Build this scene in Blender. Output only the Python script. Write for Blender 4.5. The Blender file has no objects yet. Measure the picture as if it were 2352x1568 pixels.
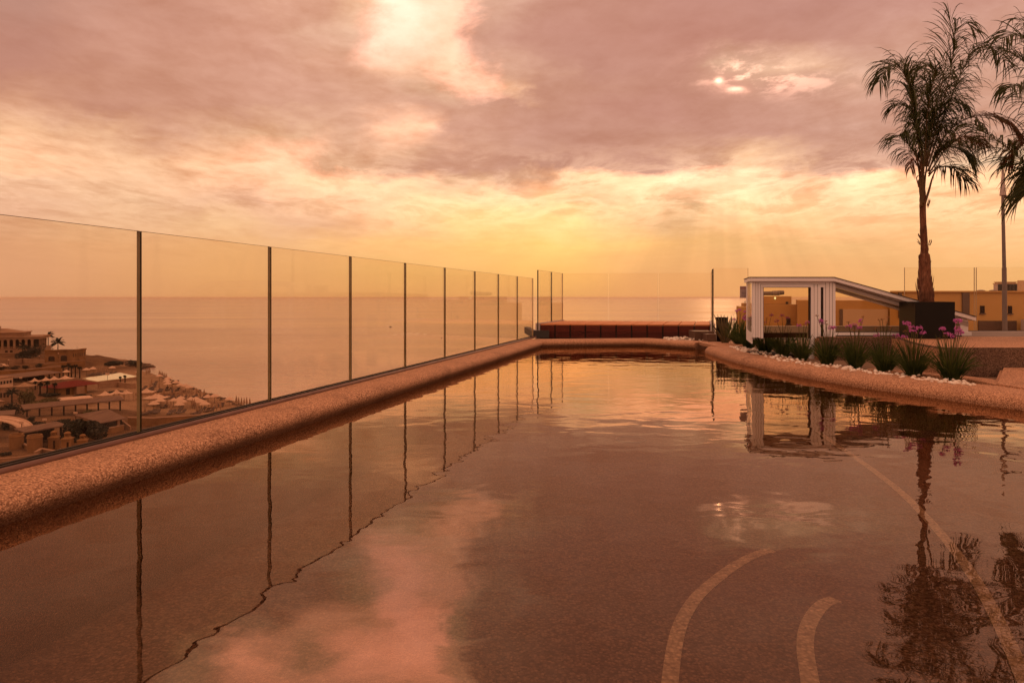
import bpy, bmesh, math, random
from mathutils import Vector, Matrix
from mathutils.geometry import tessellate_polygon
R = math.radians
V = Vector
S = bpy.context.scene
COL = S.collection
random.seed(7)

# ------------------------------------------------------------------ camera
EYE, F, CX, HY = 0.883, 1568.0, 1176.0, 683.0     # eye height over the pool water, focal length etc. in px of a 2352 px wide picture
def G(x, y, z=0.0):                                # point of the horizontal plane z seen at (x, y)
    Y = (EYE - z) * F / (y - HY)
    return V(((x - CX) / F * Y, Y, z))
def P(x, y, Y):                                    # point at distance Y seen at (x, y)
    return V(((x - CX) / F * Y, Y, EYE + (HY - y) / F * Y))
cam = bpy.data.cameras.new('camera'); cam.lens = 24.0; cam.sensor_width = 36.0
cam.shift_y = -101.0 / 2352; cam.clip_end = 200000; cam.clip_start = 0.05
co = bpy.data.objects.new('camera', cam); COL.objects.link(co)
co.location = (0, 0, EYE); co.rotation_euler = (R(90), 0, 0)
S.camera = co

# ------------------------------------------------------------------ render settings
S.view_settings.view_transform = 'Standard'; S.view_settings.look = 'None'
S.view_settings.exposure = 0.0; S.view_settings.gamma = 1.0
S.render.engine = 'CYCLES'
cy = S.cycles
cy.max_bounces = 10; cy.diffuse_bounces = 3; cy.glossy_bounces = 5; cy.transparent_max_bounces = 40
cy.transmission_bounces = 6
cy.caustics_reflective = False; cy.caustics_refractive = False
cy.sample_clamp_direct = 2.0; cy.sample_clamp_indirect = 3.0
try:
    cy.use_denoising = True; cy.denoiser = 'OPENIMAGEDENOISE'
except Exception:
    pass

# ------------------------------------------------------------------ node helpers
class T:
    """small node-tree builder"""
    def __init__(s, tree):
        s.t = tree; s.n = tree.nodes; s.l = tree.links
    def node(s, typ, **kw):
        n = s.n.new(typ)
        for k, v in kw.items(): setattr(n, k, v)
        return n
    def put(s, sock, v):
        if isinstance(v, bpy.types.NodeSocket): s.l.new(v, sock)
        elif v is not None:
            if sock.type == 'RGBA' and len(v) == 3: v = (*v, 1)
            sock.default_value = v
    def m(s, op, a, b=None, c=None, clamp=False):
        n = s.node('ShaderNodeMath', operation=op, use_clamp=clamp)
        for i, v in enumerate((a, b, c)):
            if v is not None: s.put(n.inputs[i], v)
        return n.outputs[0]
    def mix(s, f, a, b, blend='MIX'):
        n = s.node('ShaderNodeMix', data_type='RGBA', blend_type=blend)
        s.put(n.inputs[0], f); s.put(n.inputs[6], a); s.put(n.inputs[7], b)
        return n.outputs[2]
    def rng(s, v, a, b, c=0.0, d=1.0, smooth=False):
        n = s.node('ShaderNodeMapRange', clamp=True)
        if smooth: n.interpolation_type = 'SMOOTHSTEP'
        for i, x in enumerate((v, a, b, c, d)): s.put(n.inputs[i], x)
        return n.outputs[0]
    def xyz(s, x, y, z):
        n = s.node('ShaderNodeCombineXYZ')
        for i, v in enumerate((x, y, z)): s.put(n.inputs[i], v)
        return n.outputs[0]
    def sep(s, v):
        n = s.node('ShaderNodeSeparateXYZ'); s.l.new(v, n.inputs[0]); return n.outputs
    def noise(s, vec, scale, detail=3, rough=0.5, dist=0.0, color=False):
        n = s.node('ShaderNodeTexNoise')
        if vec is not None: s.l.new(vec, n.inputs['Vector'])
        n.inputs['Scale'].default_value = scale; n.inputs['Detail'].default_value = detail
        n.inputs['Roughness'].default_value = rough; n.inputs['Distortion'].default_value = dist
        return n.outputs['Color'] if color else n.outputs['Fac']
    def voro(s, vec, scale, out='Distance'):
        n = s.node('ShaderNodeTexVoronoi'); s.l.new(vec, n.inputs['Vector'])
        n.inputs['Scale'].default_value = scale
        return n.outputs[out]
    def ramp(s, f, stops, interp='LINEAR'):
        n = s.node('ShaderNodeValToRGB'); e = n.color_ramp.elements
        n.color_ramp.interpolation = interp
        while len(e) < len(stops): e.new(0.5)
        for i, (p, c) in enumerate(stops):
            e[i].position = p; e[i].color = (*c, 1) if len(c) == 3 else c
        s.put(n.inputs[0], f)
        return n.outputs[0]
    def bump(s, h, strength=1.0, dist=1.0):
        n = s.node('ShaderNodeBump'); n.inputs['Strength'].default_value = strength
        n.inputs['Distance'].default_value = dist
        s.l.new(h, n.inputs['Height']); return n.outputs[0]
    def scale(s, v, k):
        n = s.node('ShaderNodeVectorMath', operation='MULTIPLY'); s.l.new(v, n.inputs[0])
        n.inputs[1].default_value = k; return n.outputs[0]

def new_mat(name):
    m = bpy.data.materials.new(name); m.use_nodes = True
    m.node_tree.nodes.clear()
    t = T(m.node_tree)
    out = t.node('ShaderNodeOutputMaterial')
    return m, t, out
def principled(t, out, col, rough=0.6, spec=0.3, normal=None, metal=0.0):
    p = t.node('ShaderNodeBsdfPrincipled')
    t.put(p.inputs['Base Color'], col); t.put(p.inputs['Roughness'], rough)
    p.inputs['Specular IOR Level'].default_value = spec
    p.inputs['Metallic'].default_value = metal
    if normal is not None: t.l.new(normal, p.inputs['Normal'])
    t.l.new(p.outputs[0], out.inputs[0])
    return p
def noisy(name, c1, c2, scale=4.0, rough=0.7, spec=0.25, bump=0.0, detail=4, metal=0.0, stretch=(1, 1, 1)):
    m, t, out = new_mat(name)
    geo = t.node('ShaderNodeNewGeometry').outputs['Position']
    v = t.scale(geo, stretch)
    n = t.noise(v, scale, detail, 0.6)
    f = t.rng(n, 0.3, 0.7)
    c = t.mix(f, c1, c2)
    nm = t.bump(n, 1.0, bump) if bump else None
    principled(t, out, c, rough, spec, nm, metal)
    return m
def translucent_leaf(name, c1, c2, scale, k=0.35, rough=0.55):
    m, t, out = new_mat(name)
    geo = t.node('ShaderNodeNewGeometry').outputs['Position']
    n = t.noise(geo, scale, 2)
    c = t.mix(t.rng(n, 0.35, 0.65), c1, c2)
    p = t.node('ShaderNodeBsdfPrincipled'); t.l.new(c, p.inputs['Base Color'])
    p.inputs['Roughness'].default_value = rough; p.inputs['Specular IOR Level'].default_value = 0.3
    tr = t.node('ShaderNodeBsdfTranslucent'); t.l.new(c, tr.inputs[0])
    mx = t.node('ShaderNodeMixShader'); mx.inputs[0].default_value = k
    t.l.new(p.outputs[0], mx.inputs[1]); t.l.new(tr.outputs[0], mx.inputs[2]); t.l.new(mx.outputs[0], out.inputs[0])
    return m

M = {}
def aggregate(name, dark, mid, light, scale=110):
    m, t, out = new_mat(name)
    geo = t.node('ShaderNodeNewGeometry').outputs['Position']
    cellc = t.sep(t.voro(geo, scale, 'Color'))[0]
    d = t.voro(geo, scale)
    big = t.noise(geo, 1.3, 4, 0.6)
    c = t.ramp(cellc, [(0.0, dark), (0.3, mid), (0.72, light), (1.0, [min(1, x * 1.35) for x in light])])
    c = t.mix(t.rng(d, 0.25, 0.75, 0.0, 0.62), c, dark)
    c = t.mix(t.rng(big, 0.3, 0.75, 0.0, 0.35), c, mid)
    stain = t.noise(t.scale(geo, (1, 1, 0.3)), 3.3, 5, 0.65)
    c = t.mix(t.rng(stain, 0.52, 0.7, 0.0, 0.35), c, dark)
    zz = t.sep(geo)[2]
    c = t.mix(t.m('MULTIPLY', t.rng(zz, 0.05, 0.012), t.rng(zz, -0.2, -0.05, 0.0, 0.3)), c, dark)
    h = t.m('MULTIPLY', d, -0.004)
    principled(t, out, c, 0.75, 0.25, t.bump(h, 0.9, 1.0))
    return m
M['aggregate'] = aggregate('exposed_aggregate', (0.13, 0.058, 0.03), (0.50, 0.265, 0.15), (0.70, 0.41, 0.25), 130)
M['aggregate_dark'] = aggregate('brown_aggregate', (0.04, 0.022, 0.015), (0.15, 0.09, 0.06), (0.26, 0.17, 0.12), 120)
M['pool_floor'] = aggregate('pool_plaster', (0.06, 0.032, 0.02), (0.155, 0.085, 0.052), (0.27, 0.16, 0.1), 75)
M['nosing'] = aggregate('nosing_mosaic', (0.25, 0.165, 0.1), (0.56, 0.40, 0.265), (0.64, 0.475, 0.32), 60)
M['pebble'] = noisy('white_pebble', (0.86, 0.8, 0.72), (0.66, 0.56, 0.46), 9, 0.5, 0.3)
M['planter'] = noisy('black_metal', (0.005, 0.0045, 0.004), (0.008, 0.007, 0.006), 6, 0.45, 0.2)
M['white_paint'] = noisy('white_aluminium', (0.86, 0.86, 0.90), (0.80, 0.80, 0.84), 1.2, 0.45, 0.35)
M['groove'] = noisy('shadow_gap', (0.05, 0.04, 0.04), (0.09, 0.07, 0.07), 5)
M['gasket'] = noisy('black_rubber', (0.02, 0.016, 0.014), (0.035, 0.028, 0.024), 8, 0.6)
M['rail'] = noisy('bronze_rail', (0.19, 0.095, 0.07), (0.13, 0.065, 0.05), 4, 0.45, 0.3, stretch=(6, .6, 6))
M['grey_metal'] = noisy('grey_metal', (0.14, 0.12, 0.115), (0.2, 0.17, 0.16), 2, 0.5, 0.4)
M['dark_metal'] = noisy('dark_metal', (0.03, 0.03, 0.03), (0.05, 0.045, 0.045), 3, 0.5, 0.4)
M['kerb'] = noisy('painted_kerb', (0.5, 0.44, 0.42), (0.42, 0.37, 0.35), 2.5, 0.6)
M['sign'] = noisy('sign_face', (0.42, 0.34, 0.34), (0.38, 0.31, 0.31), 3, 0.5)
M['ink'] = noisy('black_ink', (0.03, 0.02, 0.02), (0.04, 0.03, 0.03), 5)
M['red_ink'] = noisy('red_ink', (0.3, 0.03, 0.03), (0.25, 0.03, 0.03), 5)
M['grass'] = translucent_leaf('garlic_leaf', (0.025, 0.05, 0.011), (0.085, 0.11, 0.025), 9, 0.45)
M['aloe'] = translucent_leaf('aloe_leaf', (0.16, 0.11, 0.045), (0.11, 0.09, 0.045), 6, 0.15)
M['flower'] = translucent_leaf('purple_petal', (0.72, 0.22, 0.62), (0.55, 0.15, 0.5), 40, 0.5)
M['dry_flower'] = translucent_leaf('dry_petal', (0.42, 0.2, 0.09), (0.34, 0.16, 0.08), 40, 0.4)
M['stem'] = translucent_leaf('flower_stalk', (0.14, 0.1, 0.035), (0.1, 0.1, 0.03), 10, 0.2)
M['frond'] = translucent_leaf('palm_leaflet', (0.035, 0.05, 0.014), (0.075, 0.08, 0.022), 5, 0.3)
M['dry_frond'] = translucent_leaf('dry_leaflet', (0.16, 0.06, 0.03), (0.08, 0.06, 0.025), 6, 0.3)
M['far_frond'] = translucent_leaf('far_palm_leaf', (0.012, 0.014, 0.006), (0.02, 0.021, 0.009), .5, 0.1)
M['far_leaf'] = translucent_leaf('far_tree_leaf', (0.010, 0.010, 0.005), (0.024, 0.022, 0.009), .6, 0.1)
M['olive_leaf'] = translucent_leaf('olive_tree_leaf', (0.07, 0.055, 0.018), (0.12, 0.09, 0.03), .6, 0.1)
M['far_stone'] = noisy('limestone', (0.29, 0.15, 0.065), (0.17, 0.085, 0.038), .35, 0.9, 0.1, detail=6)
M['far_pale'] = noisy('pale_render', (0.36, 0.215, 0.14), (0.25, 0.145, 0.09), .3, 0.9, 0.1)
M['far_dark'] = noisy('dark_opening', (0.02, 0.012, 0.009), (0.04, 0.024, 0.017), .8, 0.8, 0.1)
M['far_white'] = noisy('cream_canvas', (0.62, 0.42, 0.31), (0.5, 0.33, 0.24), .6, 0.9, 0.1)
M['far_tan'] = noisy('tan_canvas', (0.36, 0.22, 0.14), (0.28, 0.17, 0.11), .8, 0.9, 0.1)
M['red_roof'] = noisy('red_tile_roof', (0.17, 0.03, 0.022), (0.12, 0.022, 0.018), 1.5, 0.8, 0.1)
M['grey_roof'] = noisy('grey_board_roof', (0.2, 0.12, 0.085), (0.13, 0.075, 0.055), 1.4, 0.8, 0.15, stretch=(1, .15, 1))
M['lounger'] = noisy('lounger_canvas', (0.07, 0.045, 0.035), (0.12, 0.07, 0.05), .9)
M['yellow'] = noisy('ochre_render', (0.56, 0.35, 0.125), (0.46, 0.28, 0.10), .25, 0.9, 0.1, detail=6)
M['panel_grey'] = noisy('brown_panel', (0.14, 0.1, 0.075), (0.12, 0.085, 0.065), .7)
M['panel_pale'] = noisy('pale_panel', (0.6, 0.45, 0.3), (0.54, 0.41, 0.27), .5)
M['stone_dark'] = noisy('dark_stone', (0.06, 0.04, 0.03), (0.16, 0.105, 0.075), 1.2, 0.9, 0.1, detail=7)
M['ground'] = noisy('paved_ground', (0.25, 0.17, 0.11), (0.2, 0.13, 0.09), .4, 0.9, 0.1)
M['brown_lid'] = noisy('brown_stone_lid', (0.13, 0.075, 0.05), (0.09, 0.05, 0.035), 14, 0.6)

def wood(name, c1, c2, axis):
    m, t, out = new_mat(name)
    geo = t.node('ShaderNodeNewGeometry').outputs['Position']
    st = (3, 40, 40) if axis == 'x' else (40, 3, 40)
    n = t.noise(t.scale(geo, st), 1.0, 4, 0.6, 0.6)
    isl = t.node('ShaderNodeNewGeometry').outputs['Random Per Island']
    f = t.m('ADD', t.m('MULTIPLY', n, 0.6), t.m('MULTIPLY', isl, 0.5))
    c = t.mix(t.rng(f, 0.25, 0.85), c1, c2)
    principled(t, out, c, 0.65, 0.2, t.bump(n, 0.3, 0.002))
    return m
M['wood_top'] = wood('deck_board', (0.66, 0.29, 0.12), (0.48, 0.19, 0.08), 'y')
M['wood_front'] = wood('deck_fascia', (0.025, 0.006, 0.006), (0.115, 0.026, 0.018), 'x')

def trunk_mat():
    m, t, out = new_mat('palm_bark')
    geo = t.node('ShaderNodeNewGeometry').outputs['Position']
    n = t.noise(t.scale(geo, (45, 45, 7)), 1.0, 5, 0.65, 0.8)
    n2 = t.noise(geo, 6, 3)
    c = t.ramp(n, [(0.25, (0.035, 0.018, 0.012)), (0.5, (0.17, 0.075, 0.045)), (0.75, (0.36, 0.19, 0.12))])
    c = t.mix(t.rng(n2, 0.45, 0.62, 0, 0.6), c, (0.07, 0.035, 0.022))
    principled(t, out, c, 0.85, 0.15, t.bump(n, 0.8, 0.02))
    return m
M['bark'] = trunk_mat()
M['stalk'] = noisy('leaf_stalk', (0.13, 0.075, 0.03), (0.08, 0.055, 0.022), 9, 0.5, 0.3)

def glass_mat(name, tint, k=1.0):
    m, t, out = new_mat(name)
    lw = t.node('ShaderNodeLayerWeight'); lw.inputs['Blend'].default_value = 0.5
    f = t.m('POWER', lw.outputs['Facing'], 5.0)
    geo = t.node('ShaderNodeNewGeometry').outputs['Position']
    sm = t.noise(t.scale(geo, (1.0, 1.0, 0.35)), 2.2, 6, 0.7, 0.6)
    f = t.m('ADD', t.m('MULTIPLY', f, 0.7 * k), 0.011 * k)
    tr = t.node('ShaderNodeBsdfTransparent'); tr.inputs[0].default_value = (*tint, 1)
    gl = t.node('ShaderNodeBsdfGlossy'); gl.inputs['Roughness'].default_value = 0.0
    gl.inputs[0].default_value = (1, 1, 1, 1)
    mx = t.node('ShaderNodeMixShader'); t.l.new(f, mx.inputs[0])
    t.l.new(tr.outputs[0], mx.inputs[1]); t.l.new(gl.outputs[0], mx.inputs[2])
    df = t.node('ShaderNodeBsdfDiffuse'); df.inputs[0].default_value = (0.55, 0.5, 0.45, 1)
    m2 = t.node('ShaderNodeMixShader'); t.l.new(t.rng(sm, 0.42, 0.75, 0.0, 0.02 * k), m2.inputs[0])
    t.l.new(mx.outputs[0], m2.inputs[1]); t.l.new(df.outputs[0], m2.inputs[2]); t.l.new(m2.outputs[0], out.inputs[0])
    return m
M['glass'] = glass_mat('fence_glass', (0.96, 0.925, 0.86))
M['clear_glass'] = glass_mat('pale_fence_glass', (0.985, 0.965, 0.94), 0.6)
M['hatch_glass'] = glass_mat('hatch_pane', (0.93, 0.86, 0.74), 1.0)
M['glass_edge'] = noisy('green_glass_edge', (0.035, 0.032, 0.014), (0.055, 0.048, 0.022), 6, 0.25, 0.5)
M['glass_edge_mid'] = noisy('olive_glass_edge', (0.2, 0.165, 0.08), (0.26, 0.21, 0.11), 6, 0.25, 0.5)
M['glass_edge_pale'] = noisy('pale_glass_edge', (0.55, 0.42, 0.25), (0.5, 0.38, 0.22), 6, 0.25, 0.5)

def water_mat():
    m, t, out = new_mat('pool_water')
    geo = t.node('ShaderNodeNewGeometry').outputs['Position']
    x, y, z = t.sep(geo)
    a = t.noise(t.scale(geo, (1, 1, 1)), 1.1, 2, 0.5)
    b = t.noise(t.scale(geo, (1.0, 1.35, 1)), 3.1, 2, 0.45, 0.3)
    c = t.noise(t.scale(geo, (1.0, 1.6, 1)), 14.0, 2, 0.5)
    # breeze ruffles the right and far side of the pool more than the sheltered near left
    wind = t.rng(t.m('ADD', t.m('MULTIPLY', x, 0.14), t.m('MULTIPLY', y, 0.05)), 0.05, 0.95, 0.45, 1.5)
    h = t.m('ADD', t.m('MULTIPLY', a, 0.0040), t.m('ADD', t.m('MULTIPLY', b, 0.0034), t.m('MULTIPLY', t.m('MULTIPLY', c, 0.00026), t.rng(y, 3.5, 9, 0.25, 1.0))))
    h = t.m('MULTIPLY', h, wind)
    nm = t.bump(h, 1.0, 1.0)
    fr = t.node('ShaderNodeFresnel'); fr.inputs[0].default_value = 1.7; t.l.new(nm, fr.inputs['Normal'])
    tr = t.node('ShaderNodeBsdfTransparent'); tr.inputs[0].default_value = (0.93, 0.85, 0.77, 1)
    gl = t.node('ShaderNodeBsdfGlossy'); gl.inputs['Roughness'].default_value = 0.0; t.l.new(nm, gl.inputs['Normal'])
    gl.inputs[0].default_value = (1.0, 0.80, 0.60, 1)
    mx = t.node('ShaderNodeMixShader'); t.l.new(fr.outputs[0], mx.inputs[0])
    t.l.new(tr.outputs[0], mx.inputs[1]); t.l.new(gl.outputs[0], mx.inputs[2]); t.l.new(mx.outputs[0], out.inputs[0])
    return m
M['water'] = water_mat()

def sea_mat():
    m, t, out = new_mat('sea_water')
    geo = t.node('ShaderNodeNewGeometry').outputs['Position']
    big = t.noise(t.scale(geo, (0.0012, 0.006, 1)), 1.0, 5, 0.6, 0.5)
    w1 = t.noise(t.scale(geo, (0.05, 0.14, 1)), 1.0, 5, 0.65, 0.4)
    w2 = t.noise(t.scale(geo, (0.5, 1.1, 1)), 1.0, 3, 0.6)
    amp = t.rng(big, 0.3, 0.7, 0.6, 1.2)
    h = t.m('MULTIPLY', amp, t.m('ADD', t.m('MULTIPLY', w1, 0.34), t.m('MULTIPLY', w2, 0.09)))
    nm = t.bump(h, 1.0, 1.0)
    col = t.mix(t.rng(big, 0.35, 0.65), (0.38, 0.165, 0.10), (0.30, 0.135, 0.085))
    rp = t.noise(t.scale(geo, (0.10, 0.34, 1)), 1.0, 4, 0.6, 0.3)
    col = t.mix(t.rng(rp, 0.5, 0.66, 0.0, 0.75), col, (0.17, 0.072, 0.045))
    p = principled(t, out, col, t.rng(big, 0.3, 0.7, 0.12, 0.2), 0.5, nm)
    p.inputs['IOR'].default_value = 1.33
    return m
M['sea'] = sea_mat()

def land_mat():
    m, t, out = new_mat('coast_ground')
    geo = t.node('ShaderNodeNewGeometry').outputs['Position']
    n = t.noise(geo, 0.12, 6, 0.65); n2 = t.noise(geo, 0.9, 5, 0.6)
    z = t.sep(geo)[2]
    c = t.ramp(n, [(0.3, (0.05, 0.024, 0.012)), (0.5, (0.13, 0.064, 0.03)), (0.7, (0.21, 0.112, 0.052))])
    c = t.mix(t.rng(n2, 0.35, 0.65, 0, 0.5), c, (0.14, 0.075, 0.042))
    sand = t.m('MULTIPLY', t.rng(z, -30.9, -31.9), t.rng(n2, 0.3, 0.5, 0.35, 0.95))
    c = t.mix(sand, c, (0.34, 0.205, 0.12))
    c = t.mix(t.rng(z, -34.6, -33.8), (0.05, 0.032, 0.024), c)
    n3 = t.noise(t.scale(geo, (1, 1, 3)), 2.6, 5, 0.7)
    c = t.mix(t.rng(n3, 0.5, 0.68, 0, 0.75), c, (0.05, 0.028, 0.016))
    principled(t, out, c, 0.95, 0.1, t.bump(n2, 0.8, 0.5))
    return m
M['land'] = land_mat()

# ------------------------------------------------------------------ sky
def lin(c, over=0.0):
    o = []
    for v in c:
        v /= 255.0
        o.append(v / 12.92 if v <= 0.04045 else ((v + 0.055) / 1.055) ** 2.4)
    L = 0.25 * o[0] + 0.6 * o[1] + 0.15 * o[2]
    w = max(0.0, min(1.0, (L - 0.57) / 0.32))      # bright cloud gaps glow far redder than a picture can hold
    q = 1.0 + over * max(0.0, min(1.0, (L - 0.38) / 0.4))
    o = [o[0] * (1 + (q - 1) * 1.05), o[1] * (1 + (q - 1) * 0.8), o[2] * (1 + (q - 1) * 0.72)]
    return (o[0] * (1 + w * 1.3), o[1] * (1 + w * 0.12), o[2] * (1 + w * 0.14))
SKY = {   # colours of the evening sky by height, each a run over the compass
 -1100: [(0, (196, 150, 132)), (1176, (190, 142, 124)), (2352, (200, 154, 136))],
 -420: [(0, (178, 126, 110)), (450, (210, 154, 130)), (700, (236, 190, 154)), (1000, (226, 174, 142)), (1250, (196, 140, 120)), (1700, (186, 131, 115)), (2352, (196, 144, 126))],
 -260: [(0, (180, 127, 111)), (330, (205, 150, 126)), (450, (238, 192, 156)), (560, (226, 172, 140)), (700, (252, 224, 186)), (860, (238, 190, 154)), (980, (250, 218, 180)), (1090, (242, 202, 164)), (1160, (210, 154, 131)), (1500, (190, 134, 117)), (2352, (200, 146, 128))],
 -150: [(0, (184, 130, 114)), (380, (202, 147, 124)), (480, (234, 186, 151)), (600, (252, 224, 186)), (720, (240, 194, 158)), (830, (253, 230, 194)), (1000, (253, 232, 196)), (1090, (242, 204, 168)), (1150, (212, 156, 132)), (1400, (192, 136, 118)), (2352, (204, 150, 131))],
 -60: [(0, (187, 134, 117)), (450, (208, 152, 127)), (600, (230, 178, 146)), (740, (248, 214, 176)), (830, (246, 208, 170)), (920, (254, 236, 202)), (1030, (253, 230, 195)), (1085, (236, 190, 156)), (1140, (212, 158, 135)), (1350, (198, 141, 122)), (2352, (209, 155, 136))],
 0: [(0, (190, 138, 120)), (400, (208, 150, 127)), (700, (224, 166, 138)), (830, (240, 192, 155)), (950, (254, 236, 202)), (1040, (250, 224, 188)), (1130, (224, 172, 146)), (1300, (204, 147, 127)), (1600, (196, 138, 121)), (1900, (196, 140, 124)), (2150, (205, 150, 132)), (2352, (212, 158, 138))],
 80: [(0, (192, 136, 117)), (300, (207, 149, 126)), (600, (215, 156, 131)), (800, (230, 178, 147)), (940, (253, 232, 198)), (1040, (248, 218, 180)), (1130, (212, 157, 134)), (1300, (199, 141, 122)), (1600, (198, 139, 121)), (1900, (202, 146, 127)), (2100, (211, 157, 136)), (2352, (215, 162, 140))],
 160: [(0, (194, 136, 116)), (300, (207, 149, 124)), (600, (213, 155, 130)), (800, (226, 168, 139)), (960, (240, 200, 162)), (1080, (250, 222, 182)), (1180, (222, 168, 140)), (1350, (197, 140, 121)), (1550, (204, 147, 127)), (1690, (228, 180, 150)), (1830, (238, 194, 160)), (1960, (224, 174, 148)), (2100, (218, 166, 142)), (2352, (218, 166, 142))],
 200: [(0, (205, 147, 121)), (300, (206, 148, 123)), (700, (214, 156, 130)), (900, (226, 170, 140)), (1020, (230, 180, 147)), (1120, (250, 216, 178)), (1190, (240, 198, 160)), (1250, (206, 150, 127)), (1550, (200, 143, 123)), (1760, (214, 160, 135)), (1900, (218, 166, 141)), (2100, (213, 159, 136)), (2352, (216, 163, 138))],
 240: [(0, (222, 164, 131)), (200, (205, 147, 122)), (450, (208, 150, 124)), (700, (214, 157, 130)), (900, (222, 165, 136)), (1020, (216, 160, 133)), (1200, (205, 149, 126)), (1500, (199, 141, 122)), (1700, (205, 149, 128)), (1950, (210, 155, 132)), (2352, (216, 163, 138))],
 300: [(0, (244, 189, 146)), (200, (234, 178, 139)), (400, (220, 163, 132)), (600, (236, 182, 143)), (790, (224, 168, 137)), (925, (246, 204, 162)), (1020, (213, 156, 131)), (1300, (203, 147, 126)), (1700, (205, 149, 128)), (2100, (211, 159, 136)), (2352, (216, 165, 140))],
 360: [(0, (246, 195, 150)), (300, (243, 190, 147)), (500, (245, 195, 150)), (650, (250, 210, 166)), (790, (236, 182, 144)), (1000, (215, 159, 132)), (1250, (204, 149, 126)), (1500, (206, 150, 126)), (1640, (222, 168, 137)), (1750, (240, 196, 152)), (1900, (211, 157, 132)), (2090, (214, 161, 136)), (2250, (234, 188, 150)), (2352, (236, 190, 152))],
 410: [(0, (239, 184, 145)), (300, (242, 190, 148)), (600, (246, 198, 154)), (750, (252, 215, 166)), (900, (251, 210, 160)), (1050, (236, 183, 142)), (1180, (224, 169, 135)), (1300, (246, 206, 156)), (1450, (253, 224, 170)), (1600, (254, 233, 182)), (1750, (254, 226, 176)), (1850, (244, 200, 152)), (2000, (254, 228, 174)), (2120, (251, 216, 160)), (2352, (248, 206, 152))],
 460: [(0, (235, 179, 142)), (300, (240, 188, 146)), (600, (237, 179, 142)), (800, (244, 195, 149)), (1000, (252, 215, 158)), (1200, (250, 212, 155)), (1310, (240, 195, 143)), (1450, (249, 208, 153)), (1560, (238, 188, 138)), (1700, (251, 212, 156)), (1850, (250, 206, 150)), (2000, (248, 198, 143)), (2352, (248, 202, 146))],
 510: [(0, (232, 175, 138)), (300, (240, 185, 140)), (500, (243, 190, 140)), (700, (238, 180, 138)), (900, (246, 200, 145)), (1100, (252, 215, 145)), (1300, (254, 222, 146)), (1400, (250, 207, 142)), (1530, (242, 187, 132)), (1700, (248, 200, 139)), (2000, (248, 200, 140)), (2352, (248, 200, 141))],
 560: [(0, (232, 172, 132)), (300, (240, 180, 132)), (600, (245, 185, 128)), (900, (250, 195, 125)), (1150, (253, 205, 122)), (1300, (255, 213, 125)), (1450, (250, 198, 122)), (1600, (246, 186, 120)), (1900, (246, 188, 125)), (2352, (250, 198, 135))],
 620: [(0, (232, 170, 130)), (600, (242, 180, 122)), (1000, (248, 188, 114)), (1250, (252, 195, 110)), (1500, (244, 177, 112)), (1800, (244, 177, 114)), (2352, (247, 187, 120))],
 684: [(0, (226, 164, 124)), (600, (234, 168, 112)), (1000, (238, 170, 106)), (1250, (242, 174, 102)), (1500, (239, 168, 106)), (1800, (242, 173, 109)), (2352, (246, 183, 115))],
}
SUN_U, SUN_V = (1652 - CX) / F, (HY - 187) / F
sun_dir = V((SUN_U, 1.0, SUN_V)).normalized()
world = bpy.data.worlds.new('World'); S.world = world; world.use_nodes = True
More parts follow.
